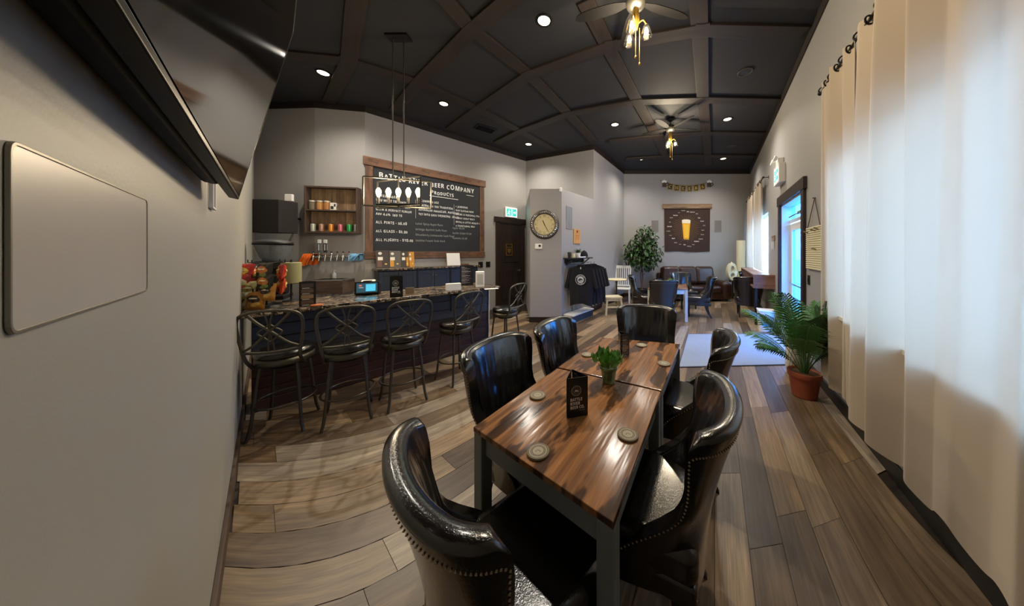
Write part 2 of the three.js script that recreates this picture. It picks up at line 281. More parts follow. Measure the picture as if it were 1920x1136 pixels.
function curtainPanel(s0, s1, h0, h1, folds, amp, off, label, lean = 0) {
  const g = thing('curtain', label, 'curtain', fRight.A, 0, fRight.turn, 'curtains on the window wall');
  const f = (u, v) => { const ph = u * folds * TAU, w = 0.75 + 0.5 * Math.sin(u * 9.1 + folds), top = Math.pow(v, 8); const s = lerp(s0, s1, u) + 0.012 * Math.sin(ph * 2) + 0.02 * Math.sin(v * 3 + u * 20) * (1 - v); const y = lerp(h0 + 0.02 * Math.sin(ph + 1), h1 + 0.0, v) + (v > 0.985 ? 0.012 * Math.cos(ph) : 0); return [s, y, off + amp * w * Math.sin(ph) * (1 - 0.25 * top) + lean * (1 - v) + 0.012 * Math.sin(u * 31 + v * 2.5), u * (s1 - s0) * 1.6, y]; };
  obj('cloth', grid(Math.round(folds * 18), 46, f), M.curtain, g);
  for (let k = 0; k < folds * 2; k++) { const u = (k + 0.02) / (folds * 2) + 0.0; obj('grommet', new THREE.TorusGeometry(0.032, 0.007, 8, 20).rotateY(Math.PI / 2 - (k % 2 ? -0.5 : 0.5)).translate(lerp(s0, s1, u + 0.002), h1 - 0.06, off), M.blackMetal, g); }
  return g;
}
function curtainRod(s0, s1, h, off, label) {
  const g = thing('curtain_rod', label, 'curtain rod', fRight.A, 0, fRight.turn);
  obj('rod', rod([s0, h, off], [s1, h, off], 0.011, 12), M.blackMetal, g);
  for (const s of [s0, s1]) obj('finial', new THREE.SphereGeometry(0.024, 14, 10).translate(s, h, off), M.blackMetal, g);
  for (const s of [s0 + 0.05, s1 - 0.05]) obj('bracket', [rod([s, h, off], [s, h, 0], 0.008), sbox(0.03, 0.07, 0.008, s, h, 0.004)], M.blackMetal, g);
}
curtainRod(sR(2.92), sR(0.35), 3.36, 0.09, 'black curtain rod over the wide window beside the palm');
curtainPanel(sR(2.86), sR(2.16), 0.27, 3.42, 3, 0.04, 0.09, 'beige linen curtain panel hanging next to the potted palm');
curtainPanel(sR(2.13), sR(0.4), 0.26, 3.42, 6, 0.05, 0.09, 'wide beige linen curtain panel sweeping along the floor beside the dining table', 0.04);
curtainRod(sR(9.4), sR(6.25), 3.36, 0.11, 'black curtain rod over the window above the wooden wall ledge');
curtainPanel(sR(9.35), sR(7.95), 1.06, 3.42, 5, 0.045, 0.11, 'beige curtain panel reaching into the far room corner');
curtainPanel(sR(7.75), sR(6.5), 1.14, 3.42, 4, 0.045, 0.11, 'beige curtain panel above the wooden wall ledge');

{ // entrance: dark casing, blue-lit vestibule, glazed door
  const g = thing('door_2', 'dark cased entrance doorway with glazed white framed door', undefined, fRight.A, 0, fRight.turn); g.userData.kind = 'structure'; g.name = 'door_2';
  const [a, b, , d] = DOOR2, cw = 0.13;
  obj('casing', [board(cw, d + 0.02, 0.035, a - cw / 2, (d + 0.02) / 2, 0.0175), board(cw, d + 0.02, 0.035, b + cw / 2, (d + 0.02) / 2, 0.0175)], M.trimDark, g);
  obj('head_casing', board(b - a + 2 * cw + 0.08, 0.17, 0.045, (a + b) / 2, d + 0.085, 0.0225), M.trimDark, g);
  obj('jamb', [sbox(0.03, d, 0.2, a + 0.015, d / 2, -0.1), sbox(0.03, d, 0.2, b - 0.015, d / 2, -0.1), sbox(b - a - 0.06, 0.03, 0.2, (a + b) / 2, d - 0.015, -0.1)], M.whitePaint, g);
  obj('threshold', sbox(b - a - 0.06, 0.02, 0.18, (a + b) / 2, 0.01, -0.1), M.chrome, g);
  obj('transom_bar', sbox(b - a - 0.06, 0.06, 0.06, (a + b) / 2, 2.16, -0.15), M.whitePaint, g);
  obj('transom_pane', sbox(b - a - 0.06, d - 2.2, 0.006, (a + b) / 2, (d + 2.18) / 2, -0.15), M.doorGlass, g);
  const L = obj('door_leaf', [sbox(0.1, 2.1, 0.045, a + 0.09, 1.06, -0.15), sbox(0.1, 2.1, 0.045, b - 0.09, 1.06, -0.15), sbox(b - a - 0.28, 0.12, 0.045, (a + b) / 2, 2.05, -0.15), sbox(b - a - 0.28, 0.22, 0.045, (a + b) / 2, 0.13, -0.15), sbox(0.06, 1.8, 0.045, lerp(a, b, 0.62), 1.1, -0.15)], M.whitePaint, g);
  obj('door_pane', sbox(b - a - 0.28, 1.75, 0.008, (a + b) / 2, 1.115, -0.15), M.doorGlass, L);
  obj('push_bar', rod([a + 0.12, 1.02, -0.1], [b - 0.12, 1.02, -0.1], 0.016), M.chrome, L);
  obj('door_closer', [sbox(0.22, 0.05, 0.06, lerp(a, b, 0.6), 2.24, -0.1), rod([lerp(a, b, 0.6), 2.24, -0.08], [lerp(a, b, 0.35), 2.2, -0.02], 0.01)], M.chrome, g);
}
{ // dark panel door at the end of the bar
  const s0 = along(fBar, 929), s1 = along(fBar, 983), g = thing('door_1', 'dark brown washroom door at the end of the bar', undefined, fBar.A, 0, fBar.turn); g.userData.kind = 'structure'; g.name = 'door_1';
  const top = 2.44, cw = 0.12;
  obj('casing', [board(cw, top, 0.035, s0 + cw / 2, top / 2, 0.0175), board(cw, top, 0.035, s1 - cw / 2, top / 2, 0.0175)], M.trimDark, g);
  obj('head_casing', board(s1 - s0 + 0.1, 0.15, 0.045, (s0 + s1) / 2, top + 0.075, 0.0225), M.trimDark, g);
  const a = s0 + cw, b = s1 - cw, L = obj('door_leaf', board(b - a, top - 0.02, 0.02, (a + b) / 2, top / 2, 0.011), M.trimDark, g);
  obj('door_panel', [board(b - a - 0.24, 0.9, 0.012, (a + b) / 2, 1.75, 0.024), board(b - a - 0.24, 0.85, 0.012, (a + b) / 2, 0.65, 0.024)], M.trimDark, L);
  obj('door_handle', [cyl(0.028, 0.028, 0.02, 0, 0, 0, 16).rotateX(Math.PI / 2).translate(b - 0.08, 1.05, 0.03), rod([b - 0.08, 1.05, 0.055], [b - 0.2, 1.05, 0.06], 0.009)], M.chrome, L);
  const sm = along(fBar, 953);
  const q = atWall(fBar, sm, 1.66, 0.033, 'washroom_sign', 'small gold framed sign with shield on the dark door', 'sign');
  obj('plate', rbox(0.2, 0.32, 0.012, 0, 0, 0.006), std({ color: 0x22140f, roughness: 0.5 }), q);
  obj('frame', [sbox(0.22, 0.018, 0.018, 0, 0.16, 0.009), sbox(0.22, 0.018, 0.018, 0, -0.16, 0.009), sbox(0.018, 0.32, 0.018, 0.1, 0, 0.009), sbox(0.018, 0.32, 0.018, -0.1, 0, 0.009), sbox(0.18, 0.014, 0.016, 0, 0.07, 0.009)], M.brass, q);
  const sh = new THREE.Shape([[-0.055, 0.03], [0.055, 0.03], [0.05, -0.05], [0, -0.11], [-0.05, -0.05]].map((p) => new THREE.Vector2(...p)));
  obj('shield', new THREE.ExtrudeGeometry(sh, { depth: 0.006, bevelEnabled: false }).translate(0, 0, 0.012), M.brass, q);
}

// ---------------------------------------------------------------- lamps in the ceiling
function downlight(px, py, label, cd = SPOT_CD) {
  const p = P(px, py, CEIL), g = thing('downlight', label, 'ceiling light', p, CEIL, 0, 'recessed ceiling downlights');
  obj('trim_ring', lathe([[0.075, -0.002], [0.08, -0.014], [0.1, -0.011], [0.106, -0.001], [0.075, -0.0005]], 28), M.blackMetal, g);
  obj('lens', lathe([[0.0001, -0.016], [0.04, -0.014], [0.076, -0.007], [0.0001, -0.002]], 24), M.glow, g);
  const s = new THREE.SpotLight(LAMP, cd, 0, 1.25, 0.75, 2); s.position.set(p[0], CEIL - 0.03, -p[1]); s.target.position.set(p[0], 0, -p[1]); s.castShadow = true; s.shadow.radius = 2; s.name = 'downlight_beam'; scene.add(s, s.target);
}
downlight(606, 136, 'lit downlight over the snack rack end of the bar');
downlight(832, 194, 'lit downlight in front of the chalkboard');
downlight(991, 270, 'lit downlight near the dark washroom door');
downlight(1020, 38, 'lit downlight over the dining table');
downlight(1153, 233, 'lit downlight by the clock wall');
downlight(1364, 223, 'lit downlight by the curtained wall ledge');
downlight(1203, 298, 'lit downlight over the potted tree');
downlight(1356, 297, 'lit downlight over the sofa arm and white paper roll');

function fan(p, hub, bulbH, chainH, turn, label) {
  const g = thing('ceiling_fan', label, 'ceiling fan', p, CEIL, turn, 'ceiling fans');
  obj('canopy', lathe([[0.0001, 0], [0.07, -0.001], [0.068, -0.04], [0.03, -0.07], [0.0001, -0.07]]), M.blackMetal, g);
  obj('downrod', cyl(0.012, 0.012, CEIL - hub - 0.1, 0, -(CEIL - hub - 0.1) / 2 - 0.04, 0), M.blackMetal, g);
  const hy = hub - CEIL;
  obj('motor', lathe([[0.0001, 0.07], [0.05, 0.07], [0.09, 0.045], [0.1, 0], [0.085, -0.05], [0.04, -0.075], [0.0001, -0.08]].map(([a, b]) => [a, b + hy])), M.pewter, g);
  for (let k = 0; k < 5; k++) { const s = new THREE.Shape(); s.moveTo(0.09, -0.025); s.lineTo(0.2, -0.05); s.quadraticCurveTo(0.6, -0.075, 0.62, 0); s.quadraticCurveTo(0.6, 0.075, 0.2, 0.05); s.lineTo(0.09, 0.025); obj('blade', new THREE.ExtrudeGeometry(s, { depth: 0.008, bevelEnabled: false }).rotateX(-Math.PI / 2 + 0.2).rotateY(k * TAU / 5).translate(0, hy - 0.01, 0), M.fanBlade, g); }
  const by = bulbH - CEIL;
  obj('light_hub', lathe([[0.0001, hy - 0.07], [0.03, hy - 0.08], [0.035, by + 0.12], [0.02, by + 0.05], [0.0001, by + 0.04]]), M.brass, g);
  for (let k = 0; k < 3; k++) {
    const a = k * TAU / 3 + 0.4, c = Math.cos(a), s = Math.sin(a);
    const arm = obj('lamp_arm', [tube([[0.02 * c, by + 0.1, 0.02 * s], [0.07 * c, by + 0.13, 0.07 * s], [0.1 * c, by + 0.09, 0.1 * s]], 0.007, 10, 6)], M.brass, g);
    obj('glass_shade', lathe([[0.022, 0.08], [0.034, 0.05], [0.05, 0.0], [0.055, -0.03], [0.053, -0.03], [0.032, 0.05]], 18).translate(0.1 * c, by, 0.1 * s), M.glass, arm);
    obj('bulb', lathe([[0.0001, 0.055], [0.012, 0.05], [0.022, 0.015], [0.018, -0.008], [0.0001, -0.016]], 14).translate(0.1 * c, by, 0.1 * s), k === 0 ? M.glow : M.filament, arm);
  }
  for (const [x, z, l] of [[0.03, 0.02, 0], [-0.02, 0.03, 0.05]]) { const ch = obj('pull_chain', rod([x, by + 0.05, z], [x, chainH - CEIL + l + 0.03, z], 0.003, 6), M.brass, g); obj('pull_knob', lathe([[0.0001, 0.035], [0.006, 0.03], [0.011, 0.008], [0.0001, 0]], 10).translate(x, chainH - CEIL + l, z), M.brass, ch); }
  for (let k = 0; k < 3; k++) { const a = k * TAU / 3 + 0.4 - turn * 0, wv = V(0.1 * Math.cos(a), by + 0.015, 0.1 * Math.sin(a)).applyAxisAngle(V(0, 1, 0), turn).add(g.position); const L = new THREE.PointLight(new THREE.Color().setRGB(1, 0.84, 0.6), FAN_CD, 0, 2); L.position.copy(wv); L.castShadow = true; L.shadow.radius = 1.2; L.name = 'fan_lamp'; scene.add(L); }
}
fan([2.62 * (1192 - CX) / F, 2.62], 4.06, 3.74, 3.42, 0.3, 'dark ceiling fan with lit brass lamps over the dining table');
fan([5.84 * (1257 - CX) / F, 5.84], 4.3, 3.93, 3.6, 0.1, 'dark ceiling fan with brass lamps over the pale legged table');
{
  for (const [px, py, lab] of [[1397, 134, 'round ceiling speaker near the window wall'], [1372, 274, 'small round ceiling speaker near the sofa']]) {
    const g = thing('ceiling_speaker', lab, 'speaker', P(px, py, CEIL), CEIL);
    obj('rim', new THREE.TorusGeometry(0.1, 0.008, 8, 28).rotateX(Math.PI / 2).translate(0, -0.008, 0), M.pewter, g); obj('grille', cyl(0.095, 0.095, 0.01, 0, -0.005, 0, 28), M.black, g);
  }
  const v = thing('ceiling_vent', 'dark slatted vent in the ceiling near the chalkboard', 'vent', P(910, 241, CEIL), CEIL, 0.7);
  obj('frame', [sbox(0.46, 0.02, 0.03, 0, -0.01, 0.14), sbox(0.46, 0.02, 0.03, 0, -0.01, -0.14), sbox(0.03, 0.02, 0.28, 0.22, -0.01, 0), sbox(0.03, 0.02, 0.28, -0.22, -0.01, 0)], M.blackMetal, v);
  for (let k = 0; k < 6; k++) obj('slat', sbox(0.42, 0.004, 0.03, 0, 0, 0).rotateX(0.6).translate(0, -0.013, -0.105 + k * 0.042), M.blackMetal, v);
}

// chandelier over the bar
{
  const d = 3.62, c = [d * (747 - CX) / F, d], top = hAt(336, d), bot = hAt(388, d);
  const g = thing('chandelier', 'linear cage chandelier with five glowing bulbs over the bar', 'chandelier', c, 0, 0);
  obj('canopy', rbox(0.3, 0.03, 0.14, 0, CEIL - 0.015, 0), M.blackMetal, g);
  for (const s of [-1, 1]) obj('hanging_rod', rod([s * 0.075, CEIL - 0.02, 0], [s * 0.075, top - 0.02, 0], 0.008), M.pewter, g);
  for (const a of [-0.34, 0.34]) {
    const L = 0.4, t = 0.016, ca = Math.cos(a) * L, sa = Math.sin(a) * L;
    obj('cage_frame', [bar([-ca, top, -sa], [ca, top, sa], t, t), bar([-ca, bot, -sa], [ca, bot, sa], t, t), bar([-ca, bot, -sa], [-ca, top, -sa], t, t), bar([ca, bot, sa], [ca, top, sa], t, t)], M.pewter, g);
  }
  obj('socket_bar', bar([-0.3, bot + 0.03, 0], [0.3, bot + 0.03, 0], 0.03, 0.02), M.blackMetal, g);
  obj('center_stem', rod([0, bot, 0], [0, top, 0], 0.008), M.pewter, g);
  for (let k = 0; k < 5; k++) {
    const x = -0.27 + k * 0.135;
    const s = obj('socket', cyl(0.014, 0.014, 0.09, x, bot + 0.085, 0, 12), M.pewter, g);
    obj('bulb', lathe([[0.0001, 0.135], [0.014, 0.13], [0.03, 0.1], [0.034, 0.075], [0.026, 0.035], [0.013, 0], [0.0001, 0]], 18).translate(x, bot + 0.13, 0.0), M.filament, s);
    const L = new THREE.PointLight(new THREE.Color().setRGB(1, 0.8, 0.54), BULB_CD, 0, 2); L.position.set(c[0] + x, bot + 0.2, -c[1]); L.castShadow = true; L.shadow.radius = 1.4; L.name = 'chandelier_lamp'; scene.add(L);
  }
}

// ---------------------------------------------------------------- left wall: television, whiteboard, switch
{
  const h = EYE + 0.22, A = P(446, 374, h), Bp = P(214, 6, h);          // bottom front edge of the screen
  const f = frameOf([Bp[0] - (A[0] - Bp[0]) * 0.02, Bp[1] - (A[1] - Bp[1]) * 0.02], A), W = f.L, H = 0.82;
  const g = thing('television', 'large glossy black television on a tilting wall mount', 'television', f.A, h, f.turn);
  const tilt = 0.2, T = (geo) => geo.rotateX(tilt);
  obj('screen', T(sbox(W - 0.02, H - 0.025, 0.004, W / 2, H / 2 + 0.002, -0.001)), M.tvScreen, g);
  obj('bezel', [[W, 0.012, W / 2, 0.006], [W, 0.012, W / 2, H - 0.006], [0.01, H, 0.005, H / 2], [0.01, H, W - 0.005, H / 2]].map(([w, hh, x, y]) => T(rbox(w, hh, 0.028, x, y, -0.012, 0.003))), M.tvShell, g);
  obj('back_shell', T(rbox(W - 0.02, H - 0.02, 0.02, W / 2, H / 2, -0.024, 0.006)), M.tvShell, g);
  obj('back_housing', T(rbox(W * 0.78, H * 0.6, 0.042, W * 0.42, H * 0.305, -0.05, 0.012)), M.tvShell, g);
  obj('wall_mount', [T(sbox(0.06, H * 0.4, 0.02, W * 0.4, H * 0.4, -0.06)), T(sbox(0.06, H * 0.4, 0.02, W * 0.6, H * 0.4, -0.06))], M.blackMetal, g);
}
{
  const s0 = along(fLeft, 6), s1 = along(fLeft, 271), h0 = 1.524, h1 = 1.702, w = s1 - s0;
  const g = atWall(fLeft, s0, h0, 0.001, 'whiteboard', 'blank whiteboard with thin rounded metal frame below the television', 'whiteboard');
  const rs = (W, H, r, k) => { const s = new THREE.Shape(); const x = -k, y = -k, X = W + k, Y = H + k; s.moveTo(x + r, y); s.lineTo(X - r, y); s.quadraticCurveTo(X, y, X, y + r); s.lineTo(X, Y - r); s.quadraticCurveTo(X, Y, X - r, Y); s.lineTo(x + r, Y); s.quadraticCurveTo(x, Y, x, Y - r); s.lineTo(x, y + r); s.quadraticCurveTo(x, y, x + r, y); return s; };
  const wbT = dtex(256, 256, (u, v) => { const q = fbm(u, v, 4, 4, 301, 4), k = 0.94 + q * 0.1; return [176 * k, 170 * k, 162 * k]; });
  obj('panel', new THREE.ExtrudeGeometry(rs(w, h1 - h0, 0.011, -0.002), { depth: 0.0015, bevelEnabled: false, curveSegments: 5 }), std({ map: wbT, roughness: 0.35 }), g);
  const fr = rs(w, h1 - h0, 0.012, 0.0008), ho = rs(w, h1 - h0, 0.011, -0.0015); fr.holes.push(new THREE.Path(ho.getPoints(5)));
  obj('frame', new THREE.ExtrudeGeometry(fr, { depth: 0.002, bevelEnabled: true, bevelSize: 0.0005, bevelThickness: 0.0005, bevelSegments: 2, curveSegments: 5 }), std({ color: 0x8a8478, metalness: 0.5, roughness: 0.4 }), g);
  const s2 = along(fLeft, 391), k = atWall(fLeft, s2, hAt(388, onLine(391, fLeft.A, fLeft.B)[1]), 0.001, 'wall_frame', 'small white open frame on the wall under the television corner', 'frame');
  obj('frame', [rbox(0.09, 0.008, 0.012, 0.045, 0, 0.006, 0.002), rbox(0.09, 0.008, 0.012, 0.045, 0.17, 0.006, 0.002), rbox(0.008, 0.178, 0.012, 0, 0.085, 0.006, 0.002), rbox(0.008, 0.178, 0.012, 0.09, 0.085, 0.006, 0.002)], M.white, k);
}

// ---------------------------------------------------------------- bar counter
const BT = 1.04;
const barL = P(451, 589.5, BT), barR = P(938, 536, BT), fB = frameOf(barL, barR);   // front edge of the top; +n looks to the stools
{
  const g = thing('bar_counter', 'long bar with speckled granite top and dark panelled front', 'bar', fB.A, 0, fB.turn);
  const L = fB.L, dep = 0.72;
  obj('granite_top', metreUV(rbox(L, 0.045, dep, L / 2, BT - 0.0225, -dep / 2, 0.012, 2), 1.2), M.granite, g);
  obj('body', sbox(L - 0.1, BT - 0.05, 0.3, L / 2, (BT - 0.05) / 2, -0.47), M.barBrown, g);
  obj('end_panel', board(0.03, BT - 0.05, dep - 0.32, L - 0.035, (BT - 0.05) / 2, -0.5), M.bluePanel, g);
  const z = -0.31;
  for (let r = 0; r < 3; r++) obj('cladding_board', rbox(L - 0.1, 0.128, 0.02, L / 2, BT - 0.115 - r * 0.134, z, 0.006), M.bluePanel, g);
  for (let r = 0; r < 5; r++) obj('lower_board', metreUV(rbox(L - 0.1, 0.106, 0.016, L / 2, 0.06 + r * 0.111, z - 0.004, 0.005), 1, 0), M.barBrown, g);
  for (const s of [0.9, 2.05]) { obj('support_bracket', [sbox(0.05, 0.05, 0.26, s, BT - 0.07, -0.17), sbox(0.05, 0.3, 0.03, s, BT - 0.2, z + 0.02)], M.bluePanel, g); }
  obj('corner_strip', rbox(0.02, BT - 0.1, 0.02, L - 0.03, (BT - 0.05) / 2, z + 0.012, 0.004), M.whitePaint, g);
}
const onBar = (px, py) => P(px, py, BT);

// ---------------------------------------------------------------- bar stools
function makeStool() {
  const g = thing('bar_stool', '', 'bar stool', [0, 0], 0, 0, 'metal bar stools along the bar');
  obj('seat', lathe([[0.0001, 0.665], [0.185, 0.665], [0.2, 0.68], [0.203, 0.7], [0.192, 0.725], [0.15, 0.738], [0.0001, 0.742]], 32), M.leather, g);
  obj('seat_ring', lathe([[0.16, 0.6], [0.195, 0.605], [0.198, 0.63], [0.195, 0.664], [0.16, 0.664]], 32), M.pewter, g);
  obj('swivel_plate', cyl(0.1, 0.12, 0.03, 0, 0.585, 0), M.blackMetal, g);
  for (const [x, z] of [[-1, -1], [1, -1], [-1, 1], [1, 1]]) obj('leg', tube([[x * 0.12, 0.6, z * 0.12], [x * 0.135, 0.45, z * 0.135], [x * 0.15, 0.25, z * 0.15], [x * 0.165, 0.08, z * 0.165], [x * 0.18, 0.006, z * 0.18]], 0.0125, 16, 8), M.pewter, g);
  obj('foot_ring', new THREE.TorusGeometry(0.206, 0.01, 8, 40).rotateX(Math.PI / 2).translate(0, 0.26, 0), M.pewter, g);
  const zb = (y) => -0.185 - (y - 0.62) * 0.16, hw = (y) => 0.165 + 0.038 * sstep(0.62, 1.0, y), zc = (x, y) => zb(y) - 0.03 * (1 - (x / 0.24) ** 2);
  obj('back_frame', tube([[-0.168, 0.6, -0.11], [-hw(0.7), 0.7, zc(0.2, 0.7)], [-hw(0.85), 0.85, zc(0.2, 0.85)], [-hw(0.99), 0.99, zc(0.21, 0.99)], [-0.187, 1.065, zc(0.19, 1.065)], [-0.13, 1.1, zc(0.13, 1.1)], [0, 1.112, zc(0, 1.11)], [0.13, 1.1, zc(0.13, 1.1)], [0.187, 1.065, zc(0.19, 1.065)], [hw(0.99), 0.99, zc(0.21, 0.99)], [hw(0.85), 0.85, zc(0.2, 0.85)], [hw(0.7), 0.7, zc(0.2, 0.7)], [0.168, 0.6, -0.11]], 0.0125, 60, 8), M.pewter, g);
  obj('lower_rail', tube([-1, -0.5, 0, 0.5, 1].map((t) => [t * 0.178, 0.765 - 0.012 * (1 - t * t), zc(t * 0.178, 0.77)]), 0.012, 20, 8), M.pewter, g);
  const S = (pts, r = 0.009) => tube(pts.map(([x, y]) => [x, y, zc(x, y)]), r, 22, 6);
  for (const s of [-1, 1]) {
    obj('cross_bar', S([[s * 0.165, 0.785], [s * 0.1, 0.83], [s * 0.02, 0.92], [-s * 0.06, 1.0], [-s * 0.135, 1.09]], 0.011), M.pewter, g);
    obj('diamond_bar', S([[s * 0.0, 0.845], [s * 0.035, 0.88], [s * 0.075, 0.925], [s * 0.035, 0.965], [0, 1.0]], 0.007), M.pewter, g);
    obj('center_scroll', S([[s * 0.018, 0.77], [s * 0.016, 0.82], [s * 0.006, 0.88], [s * 0.004, 0.95], [s * 0.012, 1.03], [s * 0.03, 1.1]], 0.006), M.pewter, g);
  }
  return g;
}
const stool0 = makeStool();
const stoolLabels = ['bar stool at the snack rack end of the bar, against the pale wall', 'bar stool second from the snack rack along the bar', 'middle bar stool of five, in front of the payment terminal', 'bar stool in front of the white napkin dispenser, second from the bar end', 'bar stool at the open end of the bar near the dark door'];
[[536, 797, 26], [654, 780, 36], [756, 750, 46], [856, 708, 58], [948, 662, 62]].forEach(([px, py, a], i) => {
  const p = P(px, py), r = a * Math.PI / 180, t = yaw(-Math.sin(r), Math.cos(r));
  if (!i) { stool0.position.set(p[0], 0, -p[1]); stool0.rotation.y = t; stool0.userData.label = stoolLabels[0]; } else dup(stool0, p, t, stoolLabels[i]);
});

// ---------------------------------------------------------------- barrel back dining chairs
function makeChair() {
  const g = thing('dining_chair', '', 'chair', [0, 0], 0, 0, 'black leather barrel back dining chairs');
  const seat = cushion(0.5, 0.14, 0.54, 0.05, 0.025, 0, 0.435, 0.0); obj('seat', seat, M.leather, g);
  obj('seat_rail', rbox(0.48, 0.09, 0.52, 0, 0.335, -0.005, 0.02, 2), M.leather, g);
  const plan = (t, v) => {          // t -1..1 round the horseshoe, v 0 bottom .. 1 rim
    const a = t * Math.PI / 2, k = Math.abs(t), W = lerp(0.262, 0.318, Math.pow(v, 1.3)), dz = (v < 0.62 ? lerp(0.2, -0.035, sstep(0.05, 0.6, v)) : lerp(-0.035, 0.015, sstep(0.62, 1, v)));
    return [W * Math.sin(a), -0.12 - 0.17 * Math.pow(Math.cos(a), 0.85) - 0.02 * v - 0.12 * v * v + dz * sstep(0.45, 1, k)];
  };
  const rim = (t) => 1.0 - 0.03 * Math.pow(Math.abs(t), 3) - 0.03 * Math.pow(Math.max(0, (Math.abs(t) - 0.88) / 0.12), 2.2);
  const surf = (t, v, off) => { const e = 0.004, p = plan(t, v), q0 = plan(Math.max(-1, t - e), v), q1 = plan(Math.min(1, t + e), v); let nx = -(q1[1] - q0[1]), nz = q1[0] - q0[0]; const l = Math.hypot(nx, nz) || 1; nx /= l; nz /= l; return [p[0] + nx * off, lerp(0.29, rim(t), v), p[1] + nz * off]; };
  const NV = 12, NR = 6, TH = 0.07;
  const shell = grid(84, NV * 2 + NR, (u, w) => {
    const t = u * 2 - 1, kk = Math.abs(t), th = TH * Math.sqrt(Math.max(0, 1 - Math.pow(Math.max(0, (kk - 0.9) / 0.1), 2.6))), i = Math.round(w * (NV * 2 + NR)); let r;
    const top = 0.965;
    if (i <= NV) r = surf(t, top * i / NV, 0); else if (i < NV + NR) { const a = Math.PI * (i - NV) / NR; r = surf(t, top + (1 - top) * Math.sin(a), th * (1 - Math.cos(a)) / 2); } else { const v = top * (1 - (i - NV - NR) / NV), crease = 0.0016 * Math.sin(t * 31 + 2.4 * Math.sin(v * 5) + 5 * t * t) * sstep(0.3, 0.62, v) * (1 - sstep(0.84, 0.965, v)) * (1 - sstep(0.6, 0.85, kk)); r = surf(t, v, th + crease); }
    return [...r, u * 1.1, w * 1.5];
  });
  obj('backrest', shell, M.leather, g);
  const nails = [], nail = new THREE.OctahedronGeometry(0.0044, 0), add = (t, v, off) => { const r = surf(t, v, off); nails.push(nail.clone().translate(...r)); };
  for (let i = 0; i <= 60; i++) add(-0.97 + 1.94 * i / 60, 0.9, -0.002);
  for (const s of [-1, 1]) for (let i = 0; i < 38; i++) add(s * 0.965, 0.03 + 0.87 * i / 38, -0.002);
  for (let i = 0; i <= 20; i++) nails.push(nail.clone().translate(-0.23 + 0.46 * i / 20, 0.31, 0.257));
  for (const s of [-1, 1]) for (let i = 0; i < 10; i++) nails.push(nail.clone().translate(s * 0.242, 0.31, 0.03 + i * 0.023));
  obj('nailhead_trim', nails, M.nail, g);
  for (const s of [-1, 1]) {
    obj('leg', new THREE.CylinderGeometry(0.03, 0.02, 0.3, 4, 1).rotateY(Math.PI / 4).translate(s * 0.2, 0.15, 0.215), M.legDark, g);
    const q = new THREE.CylinderGeometry(0.032, 0.02, 0.31, 4, 4).rotateY(Math.PI / 4), p = q.attributes.position; for (let i = 0; i < p.count; i++) { const k = 1 - (p.getY(i) + 0.155) / 0.31; p.setZ(i, p.getZ(i) - 0.09 * k * k); } q.computeVertexNormals();
    obj('leg', q.translate(s * 0.185, 0.155, -0.19), M.legDark, g);
  }
  return g;
}
const chair0 = makeChair(); let firstChair = true;
function placeChair(bx, bd, fx, fd, label, group) {    // outer middle of the back and facing direction, in plan
  const l = Math.hypot(fx, fd), p = [bx + fx / l * 0.355, bd + fd / l * 0.355], t = yaw(fx / l, fd / l); let c;
  if (firstChair) { firstChair = false; c = chair0; c.position.set(p[0], 0, -p[1]); c.rotation.y = t; c.userData.label = label; } else c = dup(chair0, p, t, label);
  if (group) c.userData.group = group; return c;
}
placeChair(-0.42, 0.74, 0.72, 0.69, 'black leather chair at the table end beneath the unobstructed grey apron, beside two coasters');
placeChair(-0.51, 1.83, 0.88, -0.47, 'black leather chair beside the bar stools, back catching blue light, by the upright logo menu');
placeChair(-0.14, 2.33, 0.9, -0.44, 'black leather chair with blue sheen beside the menu and coaster at the second table');
placeChair(0.90, 3.02, -0.2, -0.98, 'black leather chair at the table end facing the two menus');
placeChair(1.17, 1.90, -0.86, 0.51, 'black leather chair between the blue grey mat and the dining table');
placeChair(0.665, 1.12, -0.88, 0.47, 'black leather chair on the curtain side with worn shiny seat and nailhead wing');
// chairs of the second table
const g2 = 'black leather chairs of the pale legged table', g3 = 'black leather chairs at the wooden wall ledge';
placeChair(...P(1247, 612), 0.06, 1, 'blue lit leather chair with its back turned, at the pale legged table', g2);
placeChair(...P(1338, 594), -0.95, 0.35, 'blue lit leather chair at the pale legged table, side towards the mat', g2);
placeChair(...P(1181, 588), 0.95, -0.3, 'dark leather chair between the pale legged table and white stool', g2);
placeChair(...P(1273, 572), 0.05, -1, 'dark leather chair between the pale legged table and the sofa', g2);
placeChair(...P(1404, 598), 0.5, 0.85, 'dark leather chair pushed up to the wooden wall ledge', g3);
placeChair(...P(1396, 566), 0.3, -1, 'dark leather chair standing in front of the white paper roll', g3);

